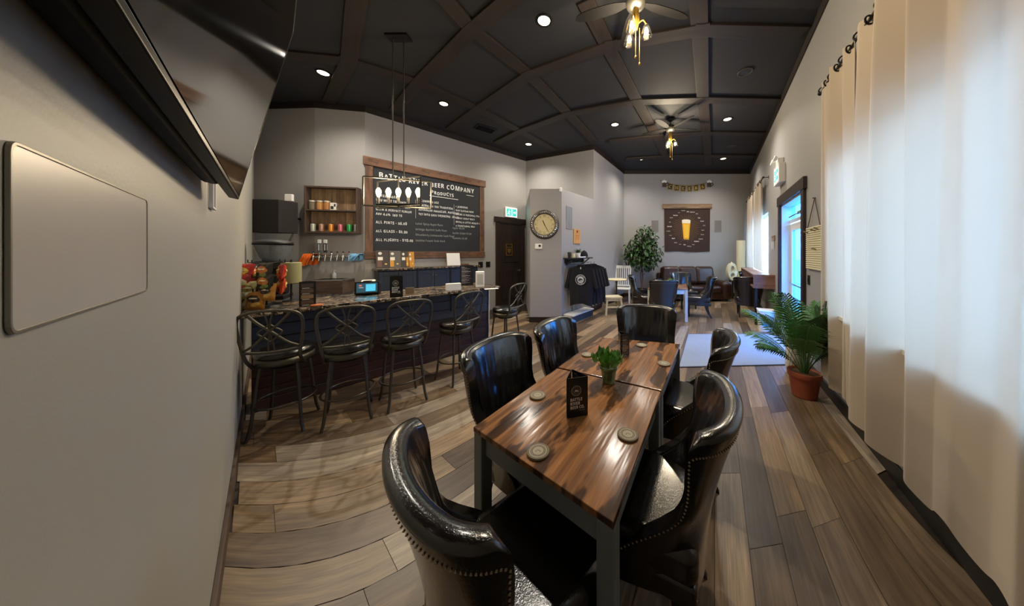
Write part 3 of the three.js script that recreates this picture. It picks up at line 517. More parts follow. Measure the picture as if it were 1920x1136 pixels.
// ---------------------------------------------------------------- dining tables
function quadTable(name, label, c, legs, group) {        // c: near-left, near-right, far-right, far-left corners of the top
  const g = thing(name, label, 'table', [0, 0], 0, 0, group);
  const top = prism(c, 0.736, 0.76, 0.003), fx = frameOf(c[0], c[3]);
  const uv = top.attributes.uv, p = top.attributes.position; for (let i = 0; i < p.count; i++) { const x = p.getX(i), d = -p.getZ(i); uv.setXY(i, (x * fx.u[0] + d * fx.u[1]) * 0.55, (x * fx.u[1] - d * fx.u[0]) * 1.1); }
  obj('tabletop', top, M.tableTop, g);
  const mid = [0, 1].map((k) => c.reduce((s, q) => s + q[k], 0) / 4), inset = (q, k) => [lerp(q[0], mid[0], k), lerp(q[1], mid[1], k)];
  const corners = c.map((q) => inset(q, 0.085));
  for (const i of legs) { const f = frameOf(c[i], c[(i + 1) % 4]); obj('leg', rbox(0.062, 0.736, 0.062, 0, 0.368, 0, 0.006).rotateY(f.turn).translate(corners[i][0], 0, -corners[i][1]), M.greyPaint, g); }
  for (let i = 0; i < 4; i++) { const a = corners[i], b = corners[(i + 1) % 4], f = frameOf(a, b); obj('apron', rbox(f.L - 0.064, 0.1, 0.022, f.L / 2, 0.684, 0, 0.004).rotateY(f.turn).translate(a[0], 0, -a[1]), M.greyPaint, g); }
  return g;
}
const TN = [P(888, 800, 0.76), P(1150, 980, 0.76), P(1239, 734, 0.76), P(1044, 690, 0.76)], TF = [P(1046, 688, 0.76), P(1240, 731.5, 0.76), P(1275, 645, 0.76), P(1125, 632, 0.76)];
quadTable('dining_table', 'blotched brown wood table with grey legs and the upright logo menu', TN, [0, 1, 2, 3]);
quadTable('dining_table', 'blotched brown wood table carrying the second menu, joined to the first table', TF, [0, 1, 2, 3]);
const TT = (px, py) => P(px, py, 0.76);
{
  const coT = canvas(128, 128, (x, w) => { x.fillStyle = '#6d6455'; x.fillRect(0, 0, w, w); x.strokeStyle = '#b8ad98'; x.lineWidth = 5; x.beginPath(); x.arc(64, 64, 52, 0, TAU); x.stroke(); x.fillStyle = '#a89e88'; x.beginPath(); x.arc(64, 64, 34, 0, TAU); x.fill(); x.strokeStyle = '#5b5346'; x.lineWidth = 4; x.beginPath(); x.moveTo(48, 74); x.quadraticCurveTo(64, 44, 80, 74); x.stroke(); x.fillStyle = '#d0c6b0'; for (let k = 0; k < 24; k++) { const a = k * TAU / 24; x.fillRect(62 + 43 * Math.cos(a), 62 + 43 * Math.sin(a), 4, 4); } });
  const mt = printed(coT, { roughness: 0.8 }), side = std({ color: 0x8a8069, roughness: 0.9 });
  const labs = ['round grey coaster beside the logo menu, towards the grey apron end', 'round grey coaster by the chair with blue light beside the logo menu', 'round grey coaster on the curtain side of the logo menu', 'round grey coaster between the table plant and the bar side chair', 'round grey coaster on the mat side of the joined table', 'round grey coaster beside the far end chair and second menu'];
  [[1009, 849], [1008, 743], [1177, 817], [1101, 666], [1245, 683], [1203, 648]].forEach(([x, y], i) => {
    const g = thing('coaster', labs[i], 'coaster', TT(x, y), 0.76, 0, 'round coasters on the dining tables');
    obj('rim', lathe([[0.0001, 0.0], [0.044, 0], [0.047, 0.002], [0.047, 0.008], [0.0445, 0.01], [0.043, 0.0098]], 28), side, g);
    obj('face', new THREE.CircleGeometry(0.0435, 28).rotateX(-Math.PI / 2).translate(0, 0.0098, 0), mt, g);
  });
}
// folded menus
const menuFront = canvas(256, 480, (x, w, h) => {
  x.fillStyle = '#0b0a0b'; x.fillRect(0, 0, w, h); x.strokeStyle = '#b9b6b0'; x.lineWidth = 7; x.beginPath(); x.arc(112, 160, 58, 0, TAU); x.stroke(); x.lineWidth = 3; x.beginPath(); x.arc(112, 160, 38, 0, TAU); x.stroke();
  x.fillStyle = '#c9c6c0'; x.beginPath(); x.moveTo(84, 176); x.lineTo(104, 140); x.lineTo(116, 156); x.lineTo(126, 144); x.lineTo(142, 176); x.fill(); x.fillStyle = '#0b0a0b'; x.fillRect(90, 168, 44, 4);
  x.fillStyle = '#f2f1ee'; x.font = 'bold 52px sans-serif'; for (const [s, y] of [['BATTLE', 284], ['RIVER', 332], ['BEER CO.', 380]]) { x.save(); x.translate(34, y); x.scale(s.length > 6 ? 0.82 : 0.86, 1); x.fillText(s, 0, 0); x.restore(); }
  x.fillStyle = '#7b7770'; x.fillRect(150, 398, 70, 8);
});
const menuSide = canvas(256, 480, (x, w, h) => { x.fillStyle = '#1a1512'; x.fillRect(0, 0, w, h); for (let k = 0; k < 4; k++) { const y = 40 + k * 112; x.fillStyle = ['#4a3d33', '#5a4a3b', '#8a6f4e', '#5a4636'][k]; x.fillRect(24, y, 200, 74); x.fillStyle = '#cfc8bb'; x.fillRect(40, y + 84, 120, 9); x.fillStyle = '#8d867b'; x.fillRect(40, y + 97, 170, 5); } });
const menuInner = canvas(256, 480, (x, w, h) => { x.fillStyle = '#161218'; x.fillRect(0, 0, w, h); x.fillStyle = '#a9a6b4'; for (let k = 0; k < 20; k++) x.fillRect(26, 34 + k * 21, 60 + ((k * 53) % 140), k % 5 ? 4 : 9); });
const MF = printed(menuFront, { roughness: 0.35 }), MS = printed(menuSide, { roughness: 0.35 }), MI = printed(menuInner, { roughness: 0.35 }), ME = std({ color: 0x0d0c0d, roughness: 0.4 });
function menu(p, h, w, H, turn, label, faces = [MF, MS, MI]) {
  const g = thing('folded_menu', label, 'menu', p, h, turn, 'black folded drink menus'), T = 0.0022, r = w / Math.sqrt(3) / 2 * 1.02;
  for (let k = 0; k < 3; k++) { const a = k * TAU / 3, m = [ME, ME, ME, ME, faces[k], faces[(k + 1) % 3]]; const b = obj('panel', new THREE.BoxGeometry(w, H, T).translate(0, H / 2 + 0.0005, r + T).rotateY(a), m, g); if (k === 1) b.rotation.y = 0; }
  return g;
}
menu(TT(1079, 774), 0.76, 0.108, 0.2, 0.28, 'black folded menu with round emblem and BATTLE RIVER BEER CO. lettering');
menu(TT(1168, 666), 0.76, 0.085, 0.18, 0.55, 'black folded menu standing behind the table plant', [MS, MI, MF]);
{ // small potted plant on the tables
  const g = thing('potted_plant', 'small bushy green plant in a mottled green pot on the table seam', 'plant', TT(1141, 716), 0.76);
  const potT = dtex(128, 128, (u, v) => { const q = fbm(u, v, 12, 12, 400, 3); return mix3(hx(0x4d5a34), hx(0x879060), sstep(0.35, 0.65, q)); });
  obj('pot', lathe([[0.0001, 0], [0.036, 0], [0.038, 0.004], [0.05, 0.085], [0.056, 0.088], [0.057, 0.103], [0.051, 0.104], [0.048, 0.09], [0.0001, 0.088]], 28), std({ map: potT, roughness: 0.6 }), g);
  const leaf = (l, w) => { const s = new THREE.Shape(); s.moveTo(0, 0); s.quadraticCurveTo(w, l * 0.4, 0, l); s.quadraticCurveTo(-w, l * 0.4, 0, 0); const q = new THREE.ShapeGeometry(s, 3), p = q.attributes.position; for (let i = 0; i < p.count; i++) p.setZ(i, -0.25 * p.getY(i) * p.getY(i) / l + 0.3 * Math.abs(p.getX(i))); q.computeVertexNormals(); return q; };
  for (let k = 0; k < 130; k++) { const a = rr(0, TAU), el = Math.acos(rr(0, 1)), R = rr(0.035, 0.1); const m = obj('leaf', leaf(rr(0.034, 0.055), rr(0.024, 0.034)), k % 3 ? M.leafBright : M.leafPalm, g); m.position.set(Math.cos(a) * Math.sin(el) * R, 0.115 + Math.cos(el) * R * 0.75, Math.sin(a) * Math.sin(el) * R); m.rotation.set(rr(-0.6, 0.4) + 0.6, -a + Math.PI / 2 + rr(-0.5, 0.5), rr(-0.4, 0.4), 'YXZ'); }
  const st = []; for (let k = 0; k < 16; k++) { const a = rr(0, TAU), r = rr(0.02, 0.06); st.push(tube([[0, 0.085, 0], [r * 0.4 * Math.cos(a), 0.12, r * 0.4 * Math.sin(a)], [r * Math.cos(a), rr(0.13, 0.17), r * Math.sin(a)]], 0.0015, 6, 4)); } obj('stem', st, M.stem, g);
}

// ---------------------------------------------------------------- bar back wall
{ // chalkboard
  const s0 = along(fBar, 686), s1 = along(fBar, 906), h0 = EYE - 0.12, h1 = EYE + 1.86, w = s1 - s0, H = h1 - h0;
  const g = atWall(fBar, s0, h0, 0.001, 'chalkboard', 'large wood framed chalkboard with handwritten beer menu behind the bar', 'chalkboard');
  const T = canvas(1536, 1152, (x, W, Hh) => {
    x.fillStyle = '#22252b'; x.fillRect(0, 0, W, Hh); for (let k = 0; k < 2600; k++) { x.fillStyle = 'rgba(200,205,215,' + (0.01 + 0.02 * rnd()) + ')'; x.fillRect(rnd() * W, rnd() * Hh, 40 * rnd(), 3 * rnd() + 1); }
    const hand = (s, X, Y, size, bold = true, alpha = 0.92, sx = 0.9) => { x.fillStyle = 'rgba(236,236,232,' + alpha + ')'; let cx = X; for (const ch of s) { const k = size * (0.9 + 0.2 * rnd()); x.font = (bold ? 'bold ' : '') + k + 'px sans-serif'; x.save(); x.translate(cx, Y + (rnd() - 0.5) * size * 0.12); x.rotate((rnd() - 0.5) * 0.1); x.scale(sx, 1); x.fillText(ch, 0, 0); x.restore(); cx += (x.measureText(ch).width + size * 0.07) * sx; } return cx; };
    hand('BATTLE RIVER BEER COMPANY', 70, 150, 98, true, 0.95, 0.86); hand('PRODUCTS', 730, 262, 70); x.fillStyle = '#e8e8e4'; x.fillRect(710, 288, 440, 8); x.fillRect(1290, 192, 130, 7);
    const col = (L, X, Y, st, size, a = 0.9) => L.forEach((s, i) => hand(s, X, Y + i * st, size, true, a, 0.8));
    col(['> BEER LAGER', 'YOU MUST TRY THIS', 'ALBERTA URBAN LAGER', 'WITH A PERFECT FINISH', 'ABV 4.6%  IBU 15'], 40, 400, 62, 42);
    col(['ALL PINTS - $6.00', 'ALL GLASS - $5.00', 'ALL FLIGHTS - $10.00'], 40, 760, 118, 50);
    col(['> COMMON ALE', 'TAKING ON THE TRADITION', 'ADVANCED AMERICAN, AWESOME', 'YET INTO EASY DRINKING  IBU 25'], 560, 400, 66, 42);
    col(['> JAMBOREE', 'OUR SESSION BEER', 'BREWS IS PERSONAL POUR', 'HONEY SWEET MALT', 'BRING A LITTLE WORLD OF', 'A TRADITIONAL WAY'], 1110, 420, 62, 38);
    col(['Local Spicy Apple Root', 'Orange Apricot Soda Root', 'Strawberry Lemonade Soda Root', 'Vanilla Cream Soda Root'], 520, 740, 82, 40, 0.5); col(['Apple $5.00', 'Kettle Chips $3.00', 'Peanuts $3.00'], 1060, 770, 82, 40, 0.5);
    x.fillStyle = 'rgba(225,225,220,.7)'; x.fillRect(520, 380, 5, 270); x.fillRect(1080, 380, 5, 330);
  });
  obj('slate', new THREE.BoxGeometry(w - 0.2, H - 0.2, 0.012).translate(w / 2, H / 2, 0.01), [M.black, M.black, M.black, M.black, printed(T, { roughness: 0.75 }), M.black], g);
  obj('head_board', board(w + 0.1, 0.17, 0.045, w / 2, H - 0.03, 0.0225, 0.006), M.frameWood, g);
  obj('bottom_board', board(w + 0.06, 0.15, 0.04, w / 2, 0.05, 0.02, 0.006), M.frameWood, g);
  obj('side_board', board(0.13, H - 0.24, 0.03, 0.05, H / 2 + 0.0, 0.015, 0.005), M.frameWood, g);
  obj('side_board', board(0.13, H - 0.24, 0.03, w - 0.05, H / 2 + 0.0, 0.015, 0.005), M.frameWood, g);
}
const shelfS = along(fBarB, 583), shelfE = along(fBarB, 680), dSh = 5.2;
{ // wall shelf with jars and cans
  const w = shelfE - shelfS, h0 = hAt(438, dSh), h1 = hAt(352, dSh), H = h1 - h0, D = 0.15, t = 0.03, off = 0.03;
  const g = thing('wall_shelf', 'dark wooden two tier wall shelf with plank back beside the chalkboard', 'shelf', onWall(fBarB, shelfS, off), h0, fBarB.turn);
  obj('shelf_side', board(t, H, D, t / 2, H / 2, D / 2), M.shelfWood, g); obj('shelf_side', board(t, H, D, w - t / 2, H / 2, D / 2), M.shelfWood, g);
  obj('shelf_top', board(w - 2 * t, t, D, w / 2, H - t / 2, D / 2), M.shelfWood, g); obj('shelf_bottom', board(w - 2 * t, t, D, w / 2, t / 2, D / 2), M.shelfWood, g);
  const mid = H * 0.485; obj('shelf_board', board(w - 2 * t, 0.026, D, w / 2, mid, D / 2), M.shelfWood, g);
  for (let k = 0; k < 7; k++) { const pw = (w - 2 * t) / 7; obj('back_plank', board(pw - 0.004, H - 2 * t, 0.012, t + pw * (k + 0.5), H / 2, 0.006, 0.002), M.backPlank, g); }
  const put = (x, y) => onWall(fBarB, shelfS + x, off + 0.085);
  const jar = (x, color, label, lid = 0xcfc6b4) => { const q = thing('jar', label, 'jar', put(x), h0 + mid + 0.0132, fBarB.turn, 'jars on the upper tier of the wall shelf'); obj('glass_body', lathe([[0.0001, 0], [0.05, 0], [0.054, 0.01], [0.054, 0.12], [0.046, 0.142], [0.046, 0.15], [0.0001, 0.15]], 22), std({ color, roughness: 0.25 }), q); obj('lid', lathe([[0.05, 0.148], [0.051, 0.172], [0.048, 0.176], [0.0001, 0.176]], 22), std({ color: lid, roughness: 0.35, metalness: 0.4 }), q); };
  jar(0.1, 0x6b6152, 'dark jar with pale lid on the upper shelf tier'); jar(0.225, 0xb07c46, 'amber jar beside the dark jar on the upper shelf tier'); jar(0.345, 0xa8713e, 'amber jar beside the white boxed item on the upper shelf tier');
  { const q = thing('boxed_mug', 'small white and black box on the upper shelf tier', 'box', put(0.46), h0 + mid + 0.0132, fBarB.turn + 0.2); obj('carton', rbox(0.1, 0.14, 0.08, 0, 0.07, 0), printed(canvas(64, 64, (x) => { x.fillStyle = '#d8d5cc'; x.fillRect(0, 0, 64, 64); x.fillStyle = '#26231f'; x.fillRect(6, 30, 30, 28); x.fillRect(40, 10, 16, 24); })), q); }
  const can = (x, c, label) => { const q = thing('drink_can', label, 'can', put(x), h0 + t + 0.001, fBarB.turn, 'drink cans on the lower tier of the wall shelf'); obj('can_body', lathe([[0.0001, 0], [0.032, 0], [0.04, 0.012], [0.04, 0.13], [0.031, 0.148], [0.0001, 0.148]], 22), std({ color: c, roughness: 0.3, metalness: 0.3 }), q); obj('can_lid', lathe([[0.031, 0.146], [0.033, 0.153], [0.028, 0.152], [0.0001, 0.148]], 22), M.chrome, q); };
  can(0.11, 0xb9bdb0, 'pale silver can on the lower shelf tier'); can(0.25, 0xa8806f, 'dusky pink can beside the pale silver can'); can(0.41, 0xd0873a, 'orange can on the lower shelf tier'); can(0.57, 0xc9697a, 'bright pink can on the lower shelf tier'); can(0.72, 0x2f9c55, 'green can on the lower shelf tier'); can(0.845, 0x9aa0a0, 'silver grey can at the chalkboard side of the lower shelf tier');
}
{ // loudspeaker in the corner
  const f = fBarA, s0 = 0.25, g = thing('loudspeaker', 'black wedge shaped loudspeaker high on the corner wall', 'speaker', [-5.13, 4.8], hAt(437, 4.8), 0.12);
  const sh = new THREE.Shape([[-0.27, 0], [0.27, 0], [0.19, -0.26], [-0.19, -0.26]].map((p) => new THREE.Vector2(...p)));
  obj('cabinet', new THREE.ExtrudeGeometry(sh, { depth: 0.55, bevelEnabled: true, bevelSize: 0.008, bevelThickness: 0.008, bevelSegments: 2 }).rotateX(-Math.PI / 2).scale(1, 1, -1).scale(1, 1, -1), std({ color: 0x1a1311, roughness: 0.6 }), g);
  obj('grille', rbox(0.48, 0.5, 0.02, 0, 0.275, 0.01, 0.01), std({ color: 0x17110f, roughness: 0.95, bumpMap: rep(weaveBump, 3, 3), bumpScale: 0.002 }), g);
  obj('wall_bracket', rod([0, 0.3, -0.2], [0, 0.3, -0.42], 0.02), M.blackMetal, g);
  const q = thing('motion_sensor', 'small white box above the corner loudspeaker', 'sensor', [-5.0, 4.76], hAt(378, 4.78) + 0.01, 0.12); obj('housing', rbox(0.13, 0.13, 0.05, 0, 0.07, -0.08, 0.012), M.white, q);
}
{ // tap rail
  const sA = along(fBarB, 596), sB = along(fBarB, 671), h = hAt(481, 5.2), g = thing('tap_rail', 'chrome beer tap rail with seven faucets on the wall', 'beer taps', onWall(fBarB, 0, 0.03), h, fBarB.turn);
  obj('pipe', rod([sA, 0, 0.1], [sB, 0, 0.1], 0.032, 16), M.chrome, g);
  for (const s of [sA + 0.05, sB - 0.05]) obj('wall_flange', [rod([s, 0, 0.1], [s, 0, -0.03], 0.02), cyl(0.05, 0.05, 0.012).rotateX(Math.PI / 2).translate(s, 0, -0.022)], M.chrome, g);
  for (let k = 0; k < 7; k++) { const s = lerp(sA + 0.05, sB - 0.05, k / 6); const q = obj('faucet', [rod([s, 0, 0.1], [s, 0.005, 0.17], 0.014), rod([s, 0.03, 0.165], [s, -0.08, 0.185], 0.011), lathe([[0.0001, 0.04], [0.014, 0.04], [0.016, 0.07], [0.0001, 0.075]], 12).translate(s, 0, 0.165)], M.chrome, g);
    if (k === 1 || k === 2) obj('tap_handle', [rbox(0.055, 0.25, 0.035, s, 0.2, 0.165, 0.01)], printed(canvas(64, 256, (x) => { x.fillStyle = k === 1 ? '#4a5560' : '#20242a'; x.fillRect(0, 0, 64, 256); x.fillStyle = '#cfd2d4'; x.fillRect(0, 0, 64, 70); x.fillRect(22, 90, 20, 120); })), q); else obj('tap_handle', rod([s, 0.07, 0.165], [s, 0.1, 0.163], 0.012), M.black, q); }
  const drape = (name, px, mat, label, L) => { const s = along(fBarB, px), c = thing(name, label, 'cloth', onWall(fBarB, s, 0.13), h, fBarB.turn); obj('cloth', grid(14, 16, (u, v) => { const a = v * 2 - 1, y = a > -0.15 && a < 0.15 ? 0.05 : 0.04 - Math.abs(a) * L; return [(u - 0.5) * 0.16 + 0.03 * Math.sin(v * 5) - (a > 0 ? 0.05 * a : 0), y + 0.01 * Math.sin(u * 9), 0.06 * Math.sin(clamp(a * 4, -1, 1) * 1.4) + 0.02 * Math.sin(u * 12 + v * 3)]; }), mat, c); };
  const clothM = (c) => std({ color: c, roughness: 0.95, side: THREE.DoubleSide });
  drape('orange_towel', 591, clothM(0xd9691c), 'orange towel draped over the tap rail end', 0.2); drape('blue_cloth', 675, clothM(0x6fa3c8), 'pale blue cloth hung at the chalkboard end of the tap rail', 0.12);
}
{ // hanging sink
  const sA = along(fBarB, 606), sB = along(fBarB, 667), w = sB - sA, h1 = hAt(524, 4.95), g = thing('wall_sink', 'brown boxed wall sink with pale basin rim under the taps', 'sink', onWall(fBarB, sA, 0.03), h1 - 0.26, fBarB.turn);
  obj('apron', board(w, 0.24, 0.02, w / 2, 0.12, 0.37), M.shelfWood, g); for (const e of [0.01, w - 0.01]) obj('apron_side', board(0.02, 0.24, 0.36, e, 0.12, 0.18), M.shelfWood, g);
  obj('basin', [rbox(w, 0.02, 0.05, w / 2, 0.25, 0.355), rbox(w, 0.02, 0.05, w / 2, 0.25, 0.025), rbox(0.05, 0.02, 0.28, 0.025, 0.25, 0.19), rbox(0.05, 0.02, 0.28, w - 0.025, 0.25, 0.19), sbox(w - 0.06, 0.01, 0.3, w / 2, 0.1, 0.19)], M.chrome, g);
  const q = thing('soap_bottle', 'small clear soap bottle on the sink rim', 'bottle', onWall(fBarB, along(fBarB, 630), 0.055), h1, fBarB.turn); obj('bottle', lathe([[0.0001, 0], [0.035, 0], [0.035, 0.09], [0.012, 0.11], [0.012, 0.12], [0.0001, 0.12]], 18), std({ color: 0xb7bcc0, roughness: 0.2 }), q); obj('pump', [rod([0, 0.12, 0], [0, 0.15, 0], 0.005), rod([0, 0.15, 0], [0.035, 0.15, 0.01], 0.005)], M.white, q);
}
{ // back cabinets under the chalkboard
  const hC = 1.27, s0 = along(fBar, 697), s1 = along(fBar, 889) - 0.05, dep = 0.34, w = s1 - s0;
  const t = atWall(fBar, s0, 0, 0.045, 'back_counter', 'speckled granite counter under the chalkboard', 'countertop'); obj('granite_slab', metreUV(rbox(w, 0.045, dep + 0.03, w / 2, hC - 0.0225, (dep + 0.03) / 2, 0.01, 2), 1.2), M.granite, t);
  const labs = ['dark blue cabinet under the printed boxes on the granite counter', 'dark blue cabinet in the middle under the granite counter', 'dark blue cabinet under the white card by the outlets'], cw = (w - 0.06) / 3;
  for (let k = 0; k < 3; k++) {
    const g = atWall(fBar, s0 + 0.03 + k * cw, 0, 0.045, 'back_cabinet', labs[k], 'cabinet', 'dark blue cabinets under the chalkboard');
    obj('body', rbox(cw - 0.006, hC - 0.05, dep - 0.03, cw / 2, (hC - 0.05) / 2, (dep - 0.03) / 2), M.cabBlue, g);
    for (const s of [0, 1]) { const dw = (cw - 0.03) / 2, x = 0.015 + dw * (s + 0.5), y = (hC - 0.05) / 2 + 0.04, H = hC - 0.2; const dr = obj('door', [rbox(dw - 0.008, H, 0.016, x, y, dep - 0.022), rbox(0.06, H, 0.01, x - dw / 2 + 0.034, y, dep - 0.012), rbox(0.06, H, 0.01, x + dw / 2 - 0.034, y, dep - 0.012), rbox(dw - 0.13, 0.06, 0.01, x, y + H / 2 - 0.03, dep - 0.012), rbox(dw - 0.13, 0.06, 0.01, x, y - H / 2 + 0.03, dep - 0.012)], M.cabBlue, g); obj('knob', lathe([[0.0001, 0.022], [0.012, 0.02], [0.013, 0.012], [0.006, 0.006], [0.006, 0]], 12).rotateX(Math.PI / 2).translate(x + (s ? -1 : 1) * (dw / 2 - 0.03), y + H / 2 - 0.1, dep - 0.008), M.chrome, dr); }
  }
  const boxT = (c, k) => printed(canvas(96, 160, (x) => { x.fillStyle = c; x.fillRect(0, 0, 96, 160); x.fillStyle = '#d8d2c2'; x.beginPath(); x.arc(30, 28, 13, 0, TAU); x.fill(); x.fillStyle = k ? '#c98d2e' : '#6a4a3a'; x.fillRect(k > 1 ? 60 : 10, 60, 30, 90); x.fillStyle = '#e6e0d0'; x.fillRect(14, 60, 34, 30); x.fillStyle = '#f0c860'; x.fillRect(60, 120, 16, 10); }));
  const bl = [[716, 0.24, 0.36, '#3a302c', 0, 'dark printed menu card at the sink end of the granite counter'], [738, 0.22, 0.35, '#57544f', 1, 'grey printed menu card with white emblem on the granite counter'], [757, 0.17, 0.34, '#3c342c', 2, 'brown printed menu card with pale emblem on the granite counter'], [768, 0.12, 0.33, '#b9822c', 1, 'golden printed menu card on the granite counter']];
  for (const [px, ww, hh, c, k, lab] of bl) { const q = atWall(fBar, along(fBar, px) - 0.02, hC, 0.2, 'menu_card', lab, 'card', 'printed cards on the granite counter'); obj('card', new THREE.BoxGeometry(ww, hh, 0.012).translate(0, hh / 2, 0).rotateX(-0.14).translate(0, 0.002, 0), boxT(c, k), q); obj('easel_leg', bar([0, 0.004, -0.11], [0, hh * 0.7, -0.045], 0.05, 0.004), M.black, q); }
  const q = atWall(fBar, along(fBar, 847) - 0.03, hC, 0.2, 'white_card', 'white card leaning on the granite counter by the black outlets', 'card'); obj('card', rbox(0.32, 0.3, 0.01, 0, 0.15, 0).rotateX(-0.18).translate(0, 0.002, 0), M.white, q); obj('easel_leg', bar([0, 0.004, -0.12], [0, 0.2, -0.04], 0.05, 0.004), M.white, q);
  const nb = atWall(fBar, along(fBar, 869) - 0.05, hC, 0.14, 'wooden_tray', 'small wooden tray beside the leaning white card', 'tray'); obj('tray', [board(0.2, 0.012, 0.12, 0, 0.006, 0), board(0.2, 0.03, 0.01, 0, 0.02, 0.055), board(0.2, 0.03, 0.01, 0, 0.02, -0.055)], M.frameWood, nb);
  for (const [px, lab] of [[901, 'black wall outlet beside the granite counter'], [915, 'black wall outlet next to the dark door casing']]) { const o = atWall(fBar, along(fBar, px), hAt(492, 7.1) - 0.06, 0, 'wall_outlet', lab, 'outlet', 'black outlets by the dark door'); obj('plate', rbox(0.13, 0.15, 0.012, 0, 0, 0.006, 0.004), M.black, o); obj('socket', [rbox(0.05, 0.04, 0.006, 0, 0.03, 0.014), rbox(0.05, 0.04, 0.006, 0, -0.03, 0.014)], M.blackGloss, o); }
}

// ---------------------------------------------------------------- things on the bar
{
  const rackP = onBar(500, 574), g = thing('snack_rack', 'black wire snack rack on the bar by the pale wall', 'rack', rackP, BT, 0.5);
  obj('rack_base', [cyl(0.11, 0.12, 0.015, 0, 0.0075, 0, 24)], M.blackMetal, g); obj('rack_pole', rod([0, 0.01, 0], [0, 0.46, 0], 0.008), M.blackMetal, g);
  for (const [y, r] of [[0.44, 0.16], [0.3, 0.16], [0.16, 0.15]]) for (let k = 0; k < 4; k++) { const a = k * TAU / 4 + 0.3; obj('rack_arm', [rod([0, y, 0], [r * Math.cos(a), y + 0.01, r * Math.sin(a)], 0.004, 6), rod([r * Math.cos(a), y + 0.01, r * Math.sin(a)], [r * Math.cos(a), y + 0.04, r * Math.sin(a)], 0.004, 6)], M.blackMetal, g); }
  const bagT = (a, b, c) => printed(canvas(96, 128, (x) => { x.fillStyle = a; x.fillRect(0, 0, 96, 128); x.fillStyle = b; x.beginPath(); x.ellipse(46, 52, 34, 26, 0.4, 0, TAU); x.fill(); x.fillStyle = c; x.beginPath(); x.ellipse(60, 92, 22, 14, -0.4, 0, TAU); x.fill(); x.fillStyle = '#f2e6c8'; x.fillRect(22, 44, 46, 9); x.fillStyle = a; x.fillRect(0, 0, 96, 8); }), { roughness: 0.3, side: THREE.DoubleSide });
  const bag = grid(14, 16, (u, v) => [0, 0, 0]);
  const bagGeo = (w, h, t, s) => { const face = (sg) => grid(12, 14, (u, v) => { const a = u * 2 - 1, b = v * 2 - 1, k = Math.pow(Math.max(0, 1 - a * a), 0.6) * Math.pow(Math.max(0, 1 - b * b), 0.6), q = 0.012 * Math.sin(u * 19 + s) * Math.sin(v * 13 + s * 2); return [w * 0.5 * a * (1 - 0.07 * (1 - b * b)), h * (v - 1), sg * (t * 0.5 * k + q * k)]; }); return merge([face(1), face(-1)]); };
  const kinds = [['#a3271f', '#d9b24a', '#e8722a', 'red chip bag with yellow print'], ['#8d1f1b', '#e9d7b0', '#c33a2a', 'dark red chip bag with cream print'], ['#c9c08a', '#8f7d3c', '#e8e2c0', 'pale yellow chip bag'], ['#1d1a17', '#c9772a', '#7d8a3a', 'black chip bag with orange print'], ['#b3772a', '#3a2a1a', '#e0b050', 'golden brown chip bag'], ['#b5421f', '#f0c050', '#571a14', 'orange red chip bag']];
  const lay = [[-0.12, 0.44, 0.1, 0, 0.2], [-0.03, 0.27, 0.13, 2, 0.1], [-0.09, 0.33, 0.14, 1, 0.25], [-0.1, 0.16, 0.13, 2, -0.1], [-0.05, 0.2, 0.08, 1, 0.0], [0.1, 0.45, 0.1, 3, -0.3], [0.13, 0.34, 0.12, 3, -0.25], [0.15, 0.25, 0.12, 4, -0.2], [0.2, 0.44, 0.03, 0, -0.9], [0.2, 0.3, 0.03, 5, -0.9], [-0.18, 0.43, 0.0, 3, 0.95], [-0.19, 0.28, 0.0, 4, 0.95], [0.06, 0.17, 0.14, 4, -0.1]];
  const where = ['on the wall side top of the snack rack', 'in the middle of the snack rack front', 'high on the wall side of the rack', 'at the wall side bottom of the snack rack', 'behind the lowest bags of the snack rack', 'at the top of the menu side of the rack', 'in the upper row of the rack menu side', 'in the lower row of the rack menu side', 'turned sideways atop the rack towards the menu', 'turned sideways low on the rack towards the menu', 'edge on to the pale wall, high on the rack', 'edge on to the pale wall, low on the rack', 'at the bottom of the rack menu side'];
  const tx = kinds.map((k) => bagT(k[0], k[1], k[2]));
  lay.forEach(([x, y, z, k, r], i) => { const q = thing('chip_bag', kinds[k][3] + ' ' + where[i], 'chip bag', [rackP[0] + x, rackP[1] - z], BT + y, r + 0.25, 'chip bags on the snack rack'); obj('pouch', bagGeo(0.17, 0.17, 0.06, i), tx[k], q).rotation.x = -0.12; });
}
